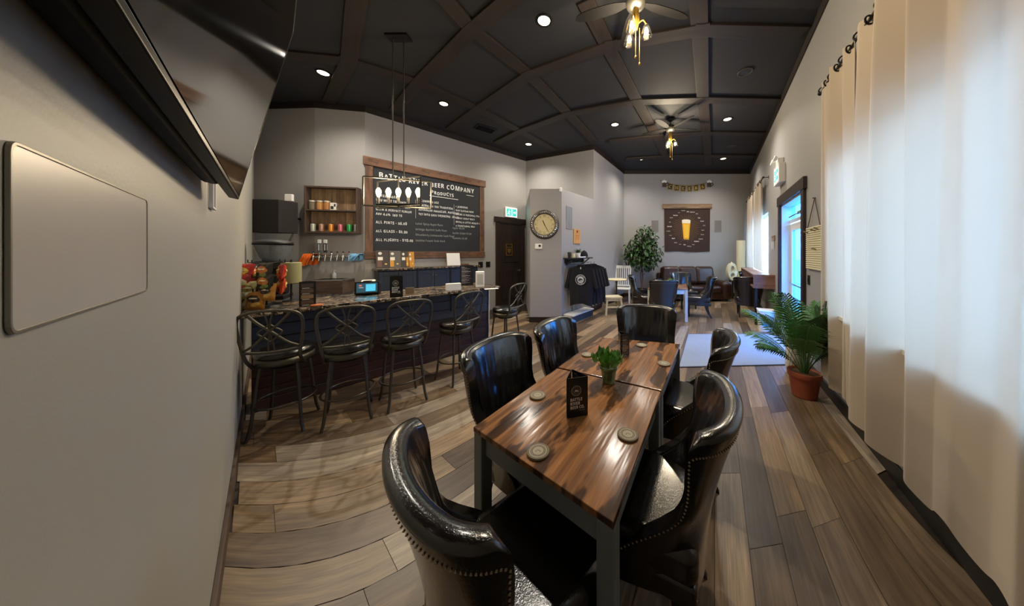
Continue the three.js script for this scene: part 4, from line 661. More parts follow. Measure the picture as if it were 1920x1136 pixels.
{ // grinder with clear hopper
  const p = P(513, 560, BT), g = thing('coffee_grinder', 'black coffee grinder with clear hopper behind the snack rack', 'coffee grinder', [p[0], p[1]], BT, 0.55);
  obj('base', rbox(0.26, 0.05, 0.32, 0, 0.025, 0, 0.01), M.black, g); obj('column', rbox(0.24, 0.36, 0.14, -0.02, 0.23, -0.09, 0.02, 2), M.black, g); obj('head', rbox(0.26, 0.1, 0.28, 0, 0.4, 0, 0.02, 2), M.black, g);
  obj('hopper', lathe([[0.09, 0.45], [0.12, 0.5], [0.165, 0.64], [0.162, 0.64], [0.117, 0.502], [0.087, 0.452]], 28), phys({ color: 0xaab2b6, roughness: 0.12, transmission: 0.75, thickness: 0 }), g); obj('hopper_lid', lathe([[0.0001, 0.715], [0.05, 0.71], [0.15, 0.69], [0.17, 0.67], [0.172, 0.64], [0.0001, 0.64]], 28), M.black, g);
  const q = thing('paper_towel_roll', 'greenish paper towel roll on a wall side holder by the hopper', 'paper towel', P(546, 564, BT), BT, 0.3); obj('stand', [cyl(0.07, 0.075, 0.012, 0, 0.006, 0), rod([0, 0.01, 0], [0, 0.47, 0], 0.01)], M.black, q); obj('paper_roll', lathe([[0.02, 0.2], [0.085, 0.2], [0.087, 0.21], [0.087, 0.43], [0.085, 0.44], [0.02, 0.44]], 28), std({ color: 0x85825a, roughness: 0.9 }), q);
}
menu(onBar(577, 572), BT, 0.12, 0.25, 0.75, 'black folded menu on the bar beside the snack rack', [MS, MF, MI]);
menu(onBar(744, 556), BT, 0.13, 0.26, 0.45, 'black folded menu with pale emblem on the bar before the cabinets', [MF, MS, MI]);
menu(onBar(876, 534), BT, 0.2, 0.33, 0.2, 'tall black folded menu on the bar beside the napkin dispenser', [MI, MS, MF]);
{
  const p = P(690, 552, BT), g = thing('payment_terminal', 'small register screen with receipt printer on the bar', 'register', p, BT, 0.5);
  obj('printer_body', rbox(0.26, 0.15, 0.16, 0, 0.075, -0.03, 0.015, 2), M.black, g); obj('screen_frame', rbox(0.26, 0.16, 0.016, 0, 0.09, 0.07, 0.006).rotateX(-0.1), M.black, g);
  obj('screen', new THREE.PlaneGeometry(0.22, 0.12).translate(0, 0.09, 0.0795).rotateX(-0.1), std({ color: 0x111111, roughness: 0.3, emissive: 0xffffff, emissiveIntensity: 0.75, emissiveMap: canvas(128, 80, (x) => { x.fillStyle = '#2b4a55'; x.fillRect(0, 0, 128, 80); x.fillStyle = '#57c3e0'; x.fillRect(56, 10, 60, 60); x.fillStyle = '#d06a5a'; x.fillRect(14, 14, 18, 12); x.fillStyle = '#86949a'; x.fillRect(14, 34, 28, 8); }) }), g);
  const sl = new THREE.RectAreaLight(0x66c8e6, 0.6, 0.22, 0.12); sl.position.set(0, 0.09, 0.085); sl.rotation.y = Math.PI; g.add(sl); sl.name = 'screen_light';
  obj('paper_receipt', grid(4, 10, (u, v) => [(u - 0.5) * 0.1, 0.16 + 0.06 * v - 0.03 * v * v, -0.02 + 0.09 * v * v]), std({ color: 0xeeeae2, roughness: 0.8, side: THREE.DoubleSide }), g); obj('printer_lid', rbox(0.15, 0.03, 0.12, 0.0, 0.165, -0.04, 0.01).rotateX(0.1), M.white, g);
}
{
  const n = thing('napkin_dispenser', 'white upright napkin dispenser at the open end of the bar', 'napkin dispenser', P(900, 538, BT), BT, 0.35); obj('case', rbox(0.13, 0.25, 0.11, 0, 0.125, 0, 0.01), M.white, n); obj('slot', rbox(0.09, 0.16, 0.004, 0, 0.13, 0.056), std({ color: 0xb8b4aa, roughness: 0.6 }), n);
  const t = thing('paper_slip', 'loose white paper slip beside the napkin dispenser', 'paper', P(908, 542, BT), BT, 0.5); obj('slip', rbox(0.2, 0.004, 0.1, 0.1, 0.002, 0.02), M.white, t);
  const c = thing('white_box', 'low white card box on the bar before the tall menu', 'box', P(850, 544, BT), BT, 0.6); obj('carton', rbox(0.2, 0.1, 0.08, 0, 0.05, 0), M.white, c);
  const o = thing('bar_coaster', 'orange brown coaster lying on the bar beside the snack rack menu', 'coaster', P(594, 573, BT), BT); obj('coaster', cyl(0.05, 0.05, 0.012, 0, 0.006, 0, 24), std({ color: 0xb5653c, roughness: 0.8 }), o);
  const r = thing('menu_holder', 'small tan card holder on the bar beside the emblem menu', 'card holder', P(768, 553, BT), BT, 0.4); obj('holder', [board(0.1, 0.01, 0.06, 0, 0.005, 0), board(0.1, 0.09, 0.01, 0, 0.05, -0.02)], M.backPlank, r);
}

// ---------------------------------------------------------------- exit signs
function exitFace() { return canvas(192, 128, (x) => { x.fillStyle = '#e8f4ee'; x.fillRect(0, 0, 192, 128); for (const o of [12, 102]) { x.fillStyle = '#18b9a6'; x.fillRect(o, 14, 78, 100); } x.fillStyle = '#f4fffb'; x.beginPath(); x.arc(54, 34, 9, 0, TAU); x.fill(); x.lineWidth = 10; x.strokeStyle = '#f4fffb'; x.beginPath(); x.moveTo(54, 46); x.lineTo(46, 72); x.lineTo(62, 86); x.lineTo(58, 106); x.moveTo(46, 72); x.lineTo(34, 88); x.lineTo(20, 90); x.moveTo(54, 50); x.lineTo(74, 62); x.moveTo(50, 52); x.lineTo(32, 62); x.stroke(); x.fillStyle = '#f4fffb'; x.fillRect(122, 58, 40, 12); x.beginPath(); x.moveTo(150, 40); x.lineTo(176, 64); x.lineTo(150, 88); x.fill(); x.fillRect(112, 24, 8, 82); }); }
const exitM = std({ color: 0x222222, emissive: 0xffffff, emissiveMap: exitFace(), emissiveIntensity: 1.0, roughness: 0.5 });
{
  const g = atWall(fBar, along(fBar, 957), hAt(408, 7.8), 0.0, 'exit_sign', 'green lit running figure exit sign above the dark door', 'exit sign');
  obj('housing', rbox(0.42, 0.3, 0.06, 0, 0.15, 0.03, 0.01), M.white, g); obj('lit_face', new THREE.PlaneGeometry(0.38, 0.26).translate(0, 0.15, 0.0615), exitM, g);
  const l = new THREE.RectAreaLight(0x5fe0d0, 1.2, 0.38, 0.26); l.position.set(0, 0.15, 0.066); l.rotation.y = Math.PI; g.add(l); l.name = 'exit_light';
  const dE = 5.0, e = atWall(fRight, sR(dE), 0, 0, 'exit_sign', 'green exit sign with twin emergency lamps above the entrance', 'exit sign'); e.position.y = hAt(345, dE);
  obj('housing', rbox(0.46, 0.36, 0.1, 0, 0.18, 0.05, 0.01), M.white, e); obj('lit_face', new THREE.PlaneGeometry(0.4, 0.26).translate(0, 0.17, 0.1015), exitM, e);
  obj('mount_box', rbox(0.2, 0.12, 0.09, 0, 0.42, 0.045, 0.01), M.white, e);
  for (const s of [-1, 1]) obj('emergency_lamp', lathe([[0.0001, 0.0], [0.03, 0.002], [0.055, 0.05], [0.05, 0.06], [0.0001, 0.055]], 18).rotateX(Math.PI / 2 - 0.3).translate(s * 0.13, 0.45, 0.1), M.white, e);
}
// ---------------------------------------------------------------- clock wall
{
  const f = fClock, d = 6.06, c = along(f, 1021), g = atWall(f, c, hAt(421, d), 0.001, 'wall_clock', 'round beaded silver wall clock with cream dial', 'clock'), R = 0.325;
  obj('case', lathe([[0.0001, 0.0], [R, 0.0], [R + 0.005, 0.02], [R - 0.02, 0.05], [R - 0.07, 0.055], [R - 0.095, 0.03], [0.0001, 0.028]], 56).rotateX(Math.PI / 2), M.pewter, g);
  for (let k = 0; k < 44; k++) { const a = k * TAU / 44; obj('bead', new THREE.SphereGeometry(0.018, 10, 8).scale(1.5, 0.75, 0.8).rotateZ(a).translate(Math.cos(a) * (R - 0.045), Math.sin(a) * (R - 0.045), 0.055), M.chrome, g); }
  const face = canvas(512, 512, (x) => { x.fillStyle = '#c9bb8e'; x.fillRect(0, 0, 512, 512); for (let k = 0; k < 500; k++) { x.fillStyle = 'rgba(110,90,50,' + 0.06 * rnd() + ')'; x.fillRect(rnd() * 512, rnd() * 512, 30 * rnd(), 30 * rnd()); } x.fillStyle = '#4a4030'; x.font = 'bold 46px serif'; x.textAlign = 'center'; ['XII', 'I', 'II', 'III', 'IV', 'V', 'VI', 'VII', 'VIII', 'IX', 'X', 'XI'].forEach((s, i) => { x.save(); x.translate(256, 256); x.rotate(i * TAU / 12); x.fillText(s, 0, -196); x.restore(); }); x.strokeStyle = '#6a5c40'; x.lineWidth = 3; x.beginPath(); x.arc(256, 256, 180, 0, TAU); x.stroke(); });
  obj('dial', new THREE.CircleGeometry(R - 0.09, 48).translate(0, 0, 0.032), printed(face, { roughness: 0.5 }), g);
  const hand = (a, l, w) => new THREE.BoxGeometry(w, l, 0.003).translate(0, l / 2 - 0.03, 0).rotateZ(-a).translate(0, 0, 0.037);
  obj('hour_hand', hand(5.9, 0.13, 0.016), M.black, g); obj('minute_hand', hand(2.66, 0.2, 0.011), M.black, g);
  const t = atWall(f, along(f, 1010), hAt(462, d), 0, 'thermostat', 'white thermostat below the wall clock', 'thermostat'); obj('body', rbox(0.16, 0.12, 0.03, 0, 0, 0.015, 0.01), M.white, t); obj('display', rbox(0.05, 0.05, 0.004, 0.025, 0.012, 0.031), M.black, t);
  const s = thing('motion_detector', 'small white detector high on the clock wall corner', 'sensor', onWall(f, f.L - 0.03, 0.0), hAt(356, d), 0.3); obj('dome', rbox(0.07, 0.1, 0.05, 0, 0, 0.02, 0.02, 3), M.white, s);
}
// merchandise side
{
  const f = fMerch, put = (px, py, off, n, l, c) => { const q = onLine(px, f.A, f.B); return [q[2] * f.L, hAt(py, q[1])]; };
  { const [s, h] = put(1067, 408, 0); const g = atWall(f, s, h, 0, 'wall_speaker', 'flush rectangular speaker on the merchandise wall', 'speaker', 'flush wall speakers'); obj('grille', rbox(0.22, 0.52, 0.012, 0, 0, 0.006, 0.006), std({ color: 0x7d7f85, roughness: 0.9, bumpMap: rep(weaveBump, 3, 3), bumpScale: 0.002 }), g); obj('rim', [sbox(0.24, 0.012, 0.014, 0, 0.26, 0.007), sbox(0.24, 0.012, 0.014, 0, -0.26, 0.007), sbox(0.012, 0.52, 0.014, 0.115, 0, 0.007), sbox(0.012, 0.52, 0.014, -0.115, 0, 0.007)], M.wall, g); }
  { const [s] = put(1081, 444, 0); const g = atWall(f, s, hAt(457, 6.55), 0.001, 'wooden_plaque', 'tall pale wooden plaque with small emblem above the shirts', 'plaque'); obj('plaque', board(0.3, 0.36, 0.018, 0, 0.18, 0.009, 0.006), std({ map: woodTex(256, 256, 0xc9985c, 0xa87640, 62, 4, 24), roughness: 0.5 }), g); const hs = new THREE.Shape(); hs.absellipse(0, 0, 0.022, 0.03, 0, TAU); obj('emblem', new THREE.ExtrudeGeometry(hs, { depth: 0.004, bevelEnabled: false }).translate(0, 0.3, 0.018), M.black, g); obj('engraved_line', [sbox(0.18, 0.008, 0.002, 0, 0.2, 0.0185), sbox(0.14, 0.006, 0.002, 0, 0.16, 0.0185), sbox(0.16, 0.006, 0.002, 0, 0.12, 0.0185)], std({ color: 0x7a5228, roughness: 0.8 }), g); }
  const sA = 0.06, sB = 1.0, hS = hAt(483, 6.3);
  const g = atWall(f, sA, hS, 0, 'coat_shelf', 'black wall shelf with hooks above the hanging shirts', 'shelf'), w = sB - sA;
  obj('shelf_board', board(w, 0.028, 0.26, w / 2, -0.014, 0.13), M.black, g); obj('hook_board', board(w - 0.1, 0.1, 0.02, w / 2, -0.08, 0.01), M.black, g);
  for (const s of [0.1, w - 0.1]) obj('shelf_bracket', [sbox(0.03, 0.14, 0.02, s, -0.1, 0.03), bar([s, -0.16, 0.02], [s, -0.03, 0.2], 0.03, 0.02)], M.black, g);
  for (let k = 0; k < 4; k++) obj('hook', tube([[0.2 + k * 0.18, -0.09, 0.02], [0.2 + k * 0.18, -0.1, 0.09], [0.2 + k * 0.18, -0.07, 0.12]], 0.007, 8, 6), M.chrome, g);
  obj('hang_rail', rod([0.04, -0.12, 0.2], [w - 0.02, -0.12, 0.2], 0.01), M.chrome, g);
  const on = (s, off) => onWall(f, sA + s, off);
  { const q = thing('shelf_plant', 'leafy green plant in a white pot on the coat shelf', 'plant', on(0.42, 0.14), hS); obj('pot', lathe([[0.0001, 0], [0.05, 0], [0.062, 0.1], [0.066, 0.1], [0.064, 0.11], [0.05, 0.1], [0.0001, 0.095]], 22), M.white, q); const lv = []; for (let k = 0; k < 60; k++) { const a = rr(0, TAU), e = rr(0.2, 1.2), s = new THREE.Shape(); s.moveTo(0, 0); s.quadraticCurveTo(0.02, 0.05, 0, rr(0.09, 0.15)); s.quadraticCurveTo(-0.02, 0.05, 0, 0); lv.push(new THREE.ShapeGeometry(s, 3).rotateX(e).rotateY(a).translate(0.02 * Math.sin(a), 0.1, 0.02 * Math.cos(a))); } const fo = obj('foliage', lv, M.leafDark, q); fo.userData.kind = 'stuff'; }
  { const q = thing('mug', 'cream mug on the wall side end of the coat shelf', 'mug', on(0.18, 0.16), hS); obj('cup', lathe([[0.0001, 0], [0.04, 0], [0.045, 0.006], [0.046, 0.1], [0.042, 0.1], [0.041, 0.01], [0.0001, 0.008]], 22), M.cream, q); obj('handle', new THREE.TorusGeometry(0.028, 0.007, 8, 18).translate(-0.06, 0.05, 0), M.cream, q); }
  { const q = thing('tumbler', 'dark steel tumbler beside the cream mug', 'tumbler', on(0.08, 0.12), hS); obj('cup', lathe([[0.0001, 0], [0.035, 0], [0.045, 0.13], [0.041, 0.13], [0.032, 0.01], [0.0001, 0.008]], 20), M.pewter, q); }
  { const q = thing('black_cap', 'black baseball cap propped up on the coat shelf', 'cap', on(0.72, 0.13), hS, -0.2); obj('crown', new THREE.SphereGeometry(0.1, 22, 14, 0, TAU, 0, Math.PI / 2).scale(1, 1.5, 0.9).translate(0, 0.02, 0), M.shirt, q); const s = new THREE.Shape(); s.absellipse(0, 0, 0.1, 0.09, 0, Math.PI); obj('brim', new THREE.ExtrudeGeometry(s, { depth: 0.008, bevelEnabled: false }).rotateX(Math.PI / 2 + 0.15).translate(0, 0.024, 0.06), M.shirt, q); obj('button', new THREE.SphereGeometry(0.01, 8, 6).translate(0, 0.172, 0), M.shirt, q); }
  { const q = thing('white_tray', 'flat white tray beside the cap on the coat shelf', 'tray', on(0.44, 0.225), hS, f.turn); obj('tray', [rbox(0.3, 0.012, 0.06, 0, 0.006, 0), rbox(0.3, 0.025, 0.008, 0, 0.013, 0.03)], M.white, q); }
  // shirts on hangers, hung across the wall
  const logo = canvas(512, 512, (x) => { x.fillStyle = '#c8ccd2'; x.beginPath(); x.arc(256, 256, 250, 0, TAU); x.fill(); x.fillStyle = '#2a2f3a'; x.beginPath(); x.arc(256, 256, 232, 0, TAU); x.fill(); x.fillStyle = '#c8ccd2'; x.beginPath(); x.arc(256, 256, 158, 0, TAU); x.fill(); x.fillStyle = '#d6dae0'; x.font = 'bold 54px sans-serif'; x.textAlign = 'center'; const ring = (s, a0, st) => { for (let i = 0; i < s.length; i++) { x.save(); x.translate(256, 256); x.rotate(a0 + i * st); x.fillText(s[i], 0, -178); x.restore(); } }; ring('BATTLE RIVER', -0.95, 0.175); ring('BEER CO.', 2.55, 0.175); x.fillStyle = '#39404c'; x.beginPath(); x.moveTo(130, 300); x.quadraticCurveTo(180, 170, 256, 190); x.quadraticCurveTo(330, 200, 390, 290); x.quadraticCurveTo(300, 260, 256, 290); x.quadraticCurveTo(200, 320, 130, 300); x.fill(); x.fillRect(160, 320, 190, 14); x.fillRect(190, 346, 130, 10); });
  for (let k = 0; k < 5; k++) {
    const s = 0.2 + k * 0.15, base = on(s, 0.36), q = thing('hanging_shirt', ['black shirt with round pale emblem hanging under the coat shelf', 'black shirt hanging directly behind the emblem shirt', 'black shirt hanging third behind the emblem shirt', 'black shirt hanging fourth behind the emblem shirt', 'black shirt hanging nearest the white chairs on the rail'][k], 'shirt', base, hS - 0.17, yaw(-f.u[0] * 0.9 + f.n[0] * 0.35, -f.u[1] * 0.9 + f.n[1] * 0.35), 'black shirts on the merchandise rail');
    obj('hanger', [tube([[-0.2, -0.06, 0], [0, 0.0, 0], [0.2, -0.06, 0]], 0.006, 12, 6), tube([[0, 0, 0], [0, 0.04, 0], [0.02, 0.055, 0], [0.0, 0.07, 0]], 0.003, 10, 5)], M.blackMetal, q);
    const body = (sg) => grid(26, 24, (u, v) => { const a = u * 2 - 1, y = -0.045 * Math.abs(a) ** 1.5 * 1.6 - v * 0.86, w = 0.27 + 0.015 * Math.sin(v * 5 + k), z = sg * (0.035 + 0.03 * v) * Math.sqrt(Math.max(0, 1 - a * a)) + 0.014 * Math.sin(u * 16 + k * 2 + v * 1.5) * v; return [a * w, y, z]; });
    obj('shirt_body', [body(1), body(-1)], M.shirt, q);
    for (const sd of [-1, 1]) obj('sleeve', grid(12, 12, (u, v) => { const a = u * TAU, r = 0.055 - 0.006 * v; return [sd * (0.25 + 0.1 * v + r * 0.8 * Math.cos(a)), -0.1 - 0.42 * v + r * 0.3 * Math.cos(a), r * 0.7 * Math.sin(a)]; }), M.shirt, q);
    obj('collar', new THREE.TorusGeometry(0.075, 0.01, 8, 24).rotateX(Math.PI / 2 - 0.3).translate(0, -0.008, 0.02), M.shirt, q);
    if (!k) { obj('emblem_print', new THREE.CircleGeometry(0.12, 32).translate(0, -0.32, 0.075), std({ map: logo, roughness: 0.9 }), q); obj('neck_tag', sbox(0.02, 0.045, 0.003, 0, -0.06, 0.055), M.white, q); }
  }
  const pl = atWall(f, 0.02, 0, 0.021, 'low_plinth', 'low white plinth under the hanging shirts', 'plinth'); obj('plinth_top', rbox(0.95, 0.03, 0.27, 0.5, 0.165, 0.135), M.white, pl); obj('plinth_front', rbox(0.93, 0.15, 0.25, 0.5, 0.075, 0.125), std({ color: 0x3c424c, roughness: 0.6 }), pl);
}

// ---------------------------------------------------------------- back wall
{
  const f = fBack, D = 9.6, S = (px) => along(f, px);
  { const w = (1331 - 1245) / F * D, h0 = hAt(472, D), h1 = hAt(390, D), g = atWall(f, S(1288), h0, 0.001, 'tapestry', 'brown tapestry printed with a beer glass and radiating lines above the sofa', 'tapestry');
    const T = canvas(1024, 960, (x) => {
      x.fillStyle = '#3a2a26'; x.fillRect(0, 0, 1024, 960); for (let k = 0; k < 1500; k++) { x.fillStyle = 'rgba(20,10,8,' + 0.1 * rnd() + ')'; x.fillRect(rnd() * 1024, rnd() * 960, 2, 60 * rnd()); }
      x.strokeStyle = '#8a6a28'; x.lineWidth = 4; for (let k = 0; k < 40; k++) { const a = k * TAU / 40 + 0.05, r = 270 + 60 * ((k * 7) % 5) / 5; x.beginPath(); x.moveTo(490 + 90 * Math.cos(a), 450 + 130 * Math.sin(a)); x.lineTo(490 + r * Math.cos(a), 450 + r * Math.sin(a)); x.stroke(); }
      x.fillStyle = '#e8e0d2'; x.textAlign = 'center'; const words = ['Stout', 'Porter', 'Pilsner', 'Amber', 'Lager', 'Wheat', 'Ale', 'Pale', 'Bock', 'Malt', 'Hops', 'Cream', 'Brown', 'Red', 'Bitter', 'Kolsch', 'Sour', 'Dunkel', 'IPA', 'Saison', 'Mild', 'Rye', 'Gose', 'Dark'];
      words.forEach((s, i) => { const a = i * TAU / words.length + 0.1, r = 375 + 16 * (i % 3); x.font = (i % 3 ? '' : 'bold ') + (22 + (i * 5) % 16) + 'px sans-serif'; x.fillText(s, 490 + r * Math.cos(a), 456 + r * 0.97 * Math.sin(a)); });
      const gl = (y0, y1, w0, w1, c) => { x.fillStyle = c; x.beginPath(); x.moveTo(490 - w0, y0); x.lineTo(490 + w0, y0); x.lineTo(490 + w1, y1); x.lineTo(490 - w1, y1); x.fill(); };
      gl(262, 690, 96, 58, '#c99a34'); gl(340, 660, 90, 62, '#e8a71f'); gl(360, 650, 60, 40, '#f2c040'); x.fillStyle = '#f1ead8'; x.beginPath(); x.ellipse(490, 275, 96, 26, 0, 0, TAU); x.fill(); gl(275, 335, 96, 90, '#efe4c8');
    });
    const cl = grid(30, 26, (u, v) => [(u - 0.5) * w * (1 - 0.02 * (1 - v)), h1 - h0 - (1 - v) * (h1 - h0 - 0.0) * (1 - 0.01 * Math.sin(u * 7)), 0.018 + 0.01 * Math.sin(u * 15) * (1 - v)]); obj('cloth', cl, printed(T, { roughness: 0.95, side: THREE.DoubleSide }), g);
    obj('wood_rail', board(w + 0.12, 0.17, 0.05, 0, h1 - h0 + 0.06, 0.025, 0.006), M.backPlank, g); }
  for (const [px, lab] of [[1228, 'flush square speaker between the potted tree and tapestry'], [1346, 'flush square speaker between the tapestry and paper roll']]) { const g = atWall(f, S(px), hAt(424, D), 0, 'wall_speaker', lab, 'speaker', 'flush wall speakers'); obj('grille', rbox(0.24, 0.42, 0.012, 0, 0, 0.006, 0.006), std({ color: 0x77716b, roughness: 0.9, bumpMap: rep(weaveBump, 3, 3), bumpScale: 0.002 }), g); obj('rim', [sbox(0.26, 0.012, 0.014, 0, 0.21, 0.007), sbox(0.26, 0.012, 0.014, 0, -0.21, 0.007), sbox(0.012, 0.42, 0.014, 0.125, 0, 0.007), sbox(0.012, 0.42, 0.014, -0.125, 0, 0.007)], M.wall, g); }
  { // CHEERS banner
    const g = thing('cheers_banner', 'string banner spelling CHEERS between two mug cutouts', 'banner', f.A, 0, f.turn), pts = [];
    const Y = (px) => hAt(338 + 10 * (1 - ((px - 1287) / 50) ** 2), D) - 0; for (let k = 0; k <= 10; k++) { const px = 1238 + k * 9.8; pts.push([S(px), Y(px), 0.02]); }
    obj('string', tube(pts, 0.006, 30, 5), M.black, g);
    const card = (ch) => printed(canvas(128, 160, (x) => { x.fillStyle = '#15130f'; x.fillRect(0, 0, 128, 160); x.strokeStyle = '#b99a3a'; x.lineWidth = 10; x.strokeRect(8, 8, 112, 144); x.fillStyle = '#d9b44a'; x.font = 'bold 110px serif'; x.textAlign = 'center'; x.fillText(ch, 64, 120); }));
    [...'CHEERS'].forEach((ch, i) => { const px = 1257 + i * 11.8; obj('letter_card', new THREE.BoxGeometry(0.18, 0.22, 0.006).translate(0, -0.11, 0).rotateZ((i - 2.5) * 0.05).translate(S(px), Y(px), 0.026), card(ch), g); });
    for (const px of [1245, 1329]) { const x = S(px), y = Y(px) - 0.1; obj('mug_cutout', [rbox(0.15, 0.19, 0.012, x, y, 0.03, 0.01), new THREE.TorusGeometry(0.05, 0.014, 8, 16).translate(x + 0.09, y, 0.03)], std({ color: 0x4a3f2c, roughness: 0.7 }), g); obj('foam_cutout', [[-0.05, 0.1], [0, 0.12], [0.05, 0.1]].map(([a, b]) => new THREE.SphereGeometry(0.045, 12, 8).scale(1, 1, 0.35).translate(x + a, y + b, 0.035)), M.white, g); }
  }
}
{ // sofa
  const D = 9.35, w = (1360 - 1226) / F * 8.9, c = [((1293 - CX) / F) * 8.95, 8.95], g = thing('sofa', 'dark brown leather three seat sofa under the tapestry', 'sofa', c, 0, 0), d = 0.95;
  obj('base', rbox(w - 0.3, 0.22, d - 0.1, 0, 0.17, -0.02, 0.04, 2), M.sofa, g);
  for (const s of [-1, 1]) obj('armrest', cushion(0.34, 0.58, d, 0.14, 0.05, s * (w / 2 - 0.17), 0.35, 0), M.sofa, g);
  obj('back_frame', rbox(w - 0.4, 0.75, 0.22, 0, 0.5, -d / 2 + 0.11, 0.08, 3), M.sofa, g);
  const iw = (w - 0.66) / 3; for (let k = 0; k < 3; k++) { const x = -w / 2 + 0.33 + iw * (k + 0.5); obj('seat_cushion', cushion(iw - 0.01, 0.22, 0.66, 0.08, 0.05, x, 0.38, 0.12), M.sofa, g); obj('back_cushion', cushion(iw + 0.06, 0.28, 0.62, 0.11, 0.07, 0, 0, 0).rotateX(Math.PI / 2 - 0.2).translate(x, 0.79, -0.2), M.sofa, g); }
  for (const [a, b] of [[-1, -1], [1, -1], [-1, 1], [1, 1]]) obj('foot', cyl(0.035, 0.025, 0.08, a * (w / 2 - 0.15), 0.04, b * (d / 2 - 0.12), 12), M.legDark, g);
}
{ // tall indoor tree
  const c = P(1203, 562), g = thing('potted_tree', 'tall leafy indoor tree in the corner behind the white chair', 'tree', c);
  obj('pot', lathe([[0.0001, 0], [0.17, 0], [0.2, 0.34], [0.215, 0.34], [0.215, 0.37], [0.19, 0.37], [0.185, 0.33], [0.0001, 0.32]], 24), M.black, g); obj('soil', cyl(0.185, 0.185, 0.01, 0, 0.335, 0), M.soil, g);
  obj('trunk', [tube([[0, 0.32, 0], [0.03, 0.8, 0.02], [-0.02, 1.3, 0], [0.02, 1.8, 0.02], [0, 2.2, 0]], 0.024, 20, 8), tube([[0.03, 0.32, 0.03], [-0.03, 0.8, -0.01], [0.04, 1.2, 0.03], [0.2, 1.6, 0.05]], 0.018, 16, 7), tube([[0, 1.1, 0], [-0.2, 1.4, 0.05], [-0.35, 1.6, 0]], 0.014, 12, 6)], M.bark, g);
  const leaf = (l) => { const s = new THREE.Shape(); s.moveTo(0, 0); s.quadraticCurveTo(l * 0.3, l * 0.45, 0, l); s.quadraticCurveTo(-l * 0.3, l * 0.45, 0, 0); return new THREE.ShapeGeometry(s, 3); };
  const A = [], B = []; for (let k = 0; k < 1700; k++) { const lobe = [[0.12, 2.05, 0.4, 0.45], [-0.3, 1.6, 0.38, 0.45], [0.28, 1.55, 0.42, 0.5], [0.0, 1.35, 0.5, 0.45]][k % 4]; const a = rr(0, TAU), e = Math.acos(rr(-1, 1)), q = Math.pow(rnd(), 0.4); const x = lobe[0] + lobe[2] * q * Math.sin(e) * Math.cos(a), y = lobe[1] + lobe[3] * q * Math.cos(e), z = lobe[2] * 0.8 * q * Math.sin(e) * Math.sin(a); const wq = Math.min((c[0] + x - fLong.A[0]) * fLong.n[0] + (c[1] - z - fLong.A[1]) * fLong.n[1], 9.6 - (c[1] - z)); if (wq < 0.22) continue; (k % 3 ? A : B).push(leaf(rr(0.14, 0.21)).rotateX(rr(1.2, 2.8)).rotateY(rr(0, TAU)).translate(x, y, z)); }
  const fa = obj('foliage', A, M.leafDark, g); fa.userData.kind = 'stuff'; const fb = obj('foliage', B, M.leafPalm, g); fb.userData.kind = 'stuff';
}
{ // white slat chair, round table, white stool
  const c = P(1168, 566), g = thing('slat_chair', 'white wooden slat back chair in front of the indoor tree', 'chair', c, 0, -0.25);
  obj('seat', rbox(0.46, 0.035, 0.44, 0, 0.43, 0, 0.01), M.whitePaint, g);
  for (const s of [-1, 1]) { obj('back_post', bar([s * 0.22, 0.42, -0.2], [s * 0.235, 1.12, -0.36], 0.04, 0.03), M.whitePaint, g); obj('leg', bar([s * 0.2, 0, 0.19], [s * 0.19, 0.42, 0.18], 0.04, 0.04), M.whitePaint, g); obj('leg', bar([s * 0.21, 0, -0.24], [s * 0.2, 0.42, -0.19], 0.04, 0.04), M.whitePaint, g); }
  obj('top_rail', rbox(0.51, 0.09, 0.03, 0, 1.1, -0.36, 0.01).rotateX(0), M.whitePaint, g); obj('lower_rail', rbox(0.42, 0.05, 0.025, 0, 0.5, -0.22), M.whitePaint, g);
  for (let k = 0; k < 6; k++) obj('back_slat', bar([-0.16 + k * 0.064, 0.5, -0.22], [-0.17 + k * 0.068, 1.08, -0.352], 0.032, 0.014), M.whitePaint, g);
  obj('stretcher', [bar([-0.2, 0.2, 0.18], [-0.2, 0.2, -0.2], 0.03, 0.02), bar([0.2, 0.2, 0.18], [0.2, 0.2, -0.2], 0.03, 0.02)], M.whitePaint, g);
  const tp = P(1156, 578), hT = hAt(523, tp[1]), t = thing('round_table', 'small round white table between the shirts and white chair', 'table', tp);
  obj('tabletop', lathe([[0.0001, hT - 0.03], [0.27, hT - 0.03], [0.285, hT - 0.02], [0.285, hT - 0.006], [0.275, hT], [0.0001, hT]], 32), M.cream, t); obj('pedestal', lathe([[0.035, 0.03], [0.025, 0.12], [0.022, hT - 0.12], [0.05, hT - 0.03]], 16), M.pewter, t); obj('table_base', lathe([[0.0001, 0], [0.2, 0], [0.2, 0.012], [0.06, 0.035], [0.0001, 0.035]], 28), M.pewter, t);
  const sp = P(1148, 588), s = thing('step_stool', 'cream wooden step stool before the small round table', 'stool', sp, 0, 0.15), hh = 0.46;
  obj('stool_top', rbox(0.44, 0.05, 0.34, 0, hh - 0.025, 0, 0.01), M.cream, s); for (const [a, b] of [[-1, -1], [1, -1], [-1, 1], [1, 1]]) obj('leg', bar([a * 0.22, 0, b * 0.16], [a * 0.18, hh - 0.05, b * 0.13], 0.045, 0.045), M.cream, s);
  obj('stretcher', [bar([-0.19, 0.2, 0.15], [0.19, 0.2, 0.15], 0.04, 0.025), bar([-0.19, 0.2, -0.15], [0.19, 0.2, -0.15], 0.04, 0.025)], M.cream, s); for (const e of [-0.13, 0.13]) obj('apron', sbox(0.36, 0.06, 0.02, 0, hh - 0.08, e), M.cream, s);
}
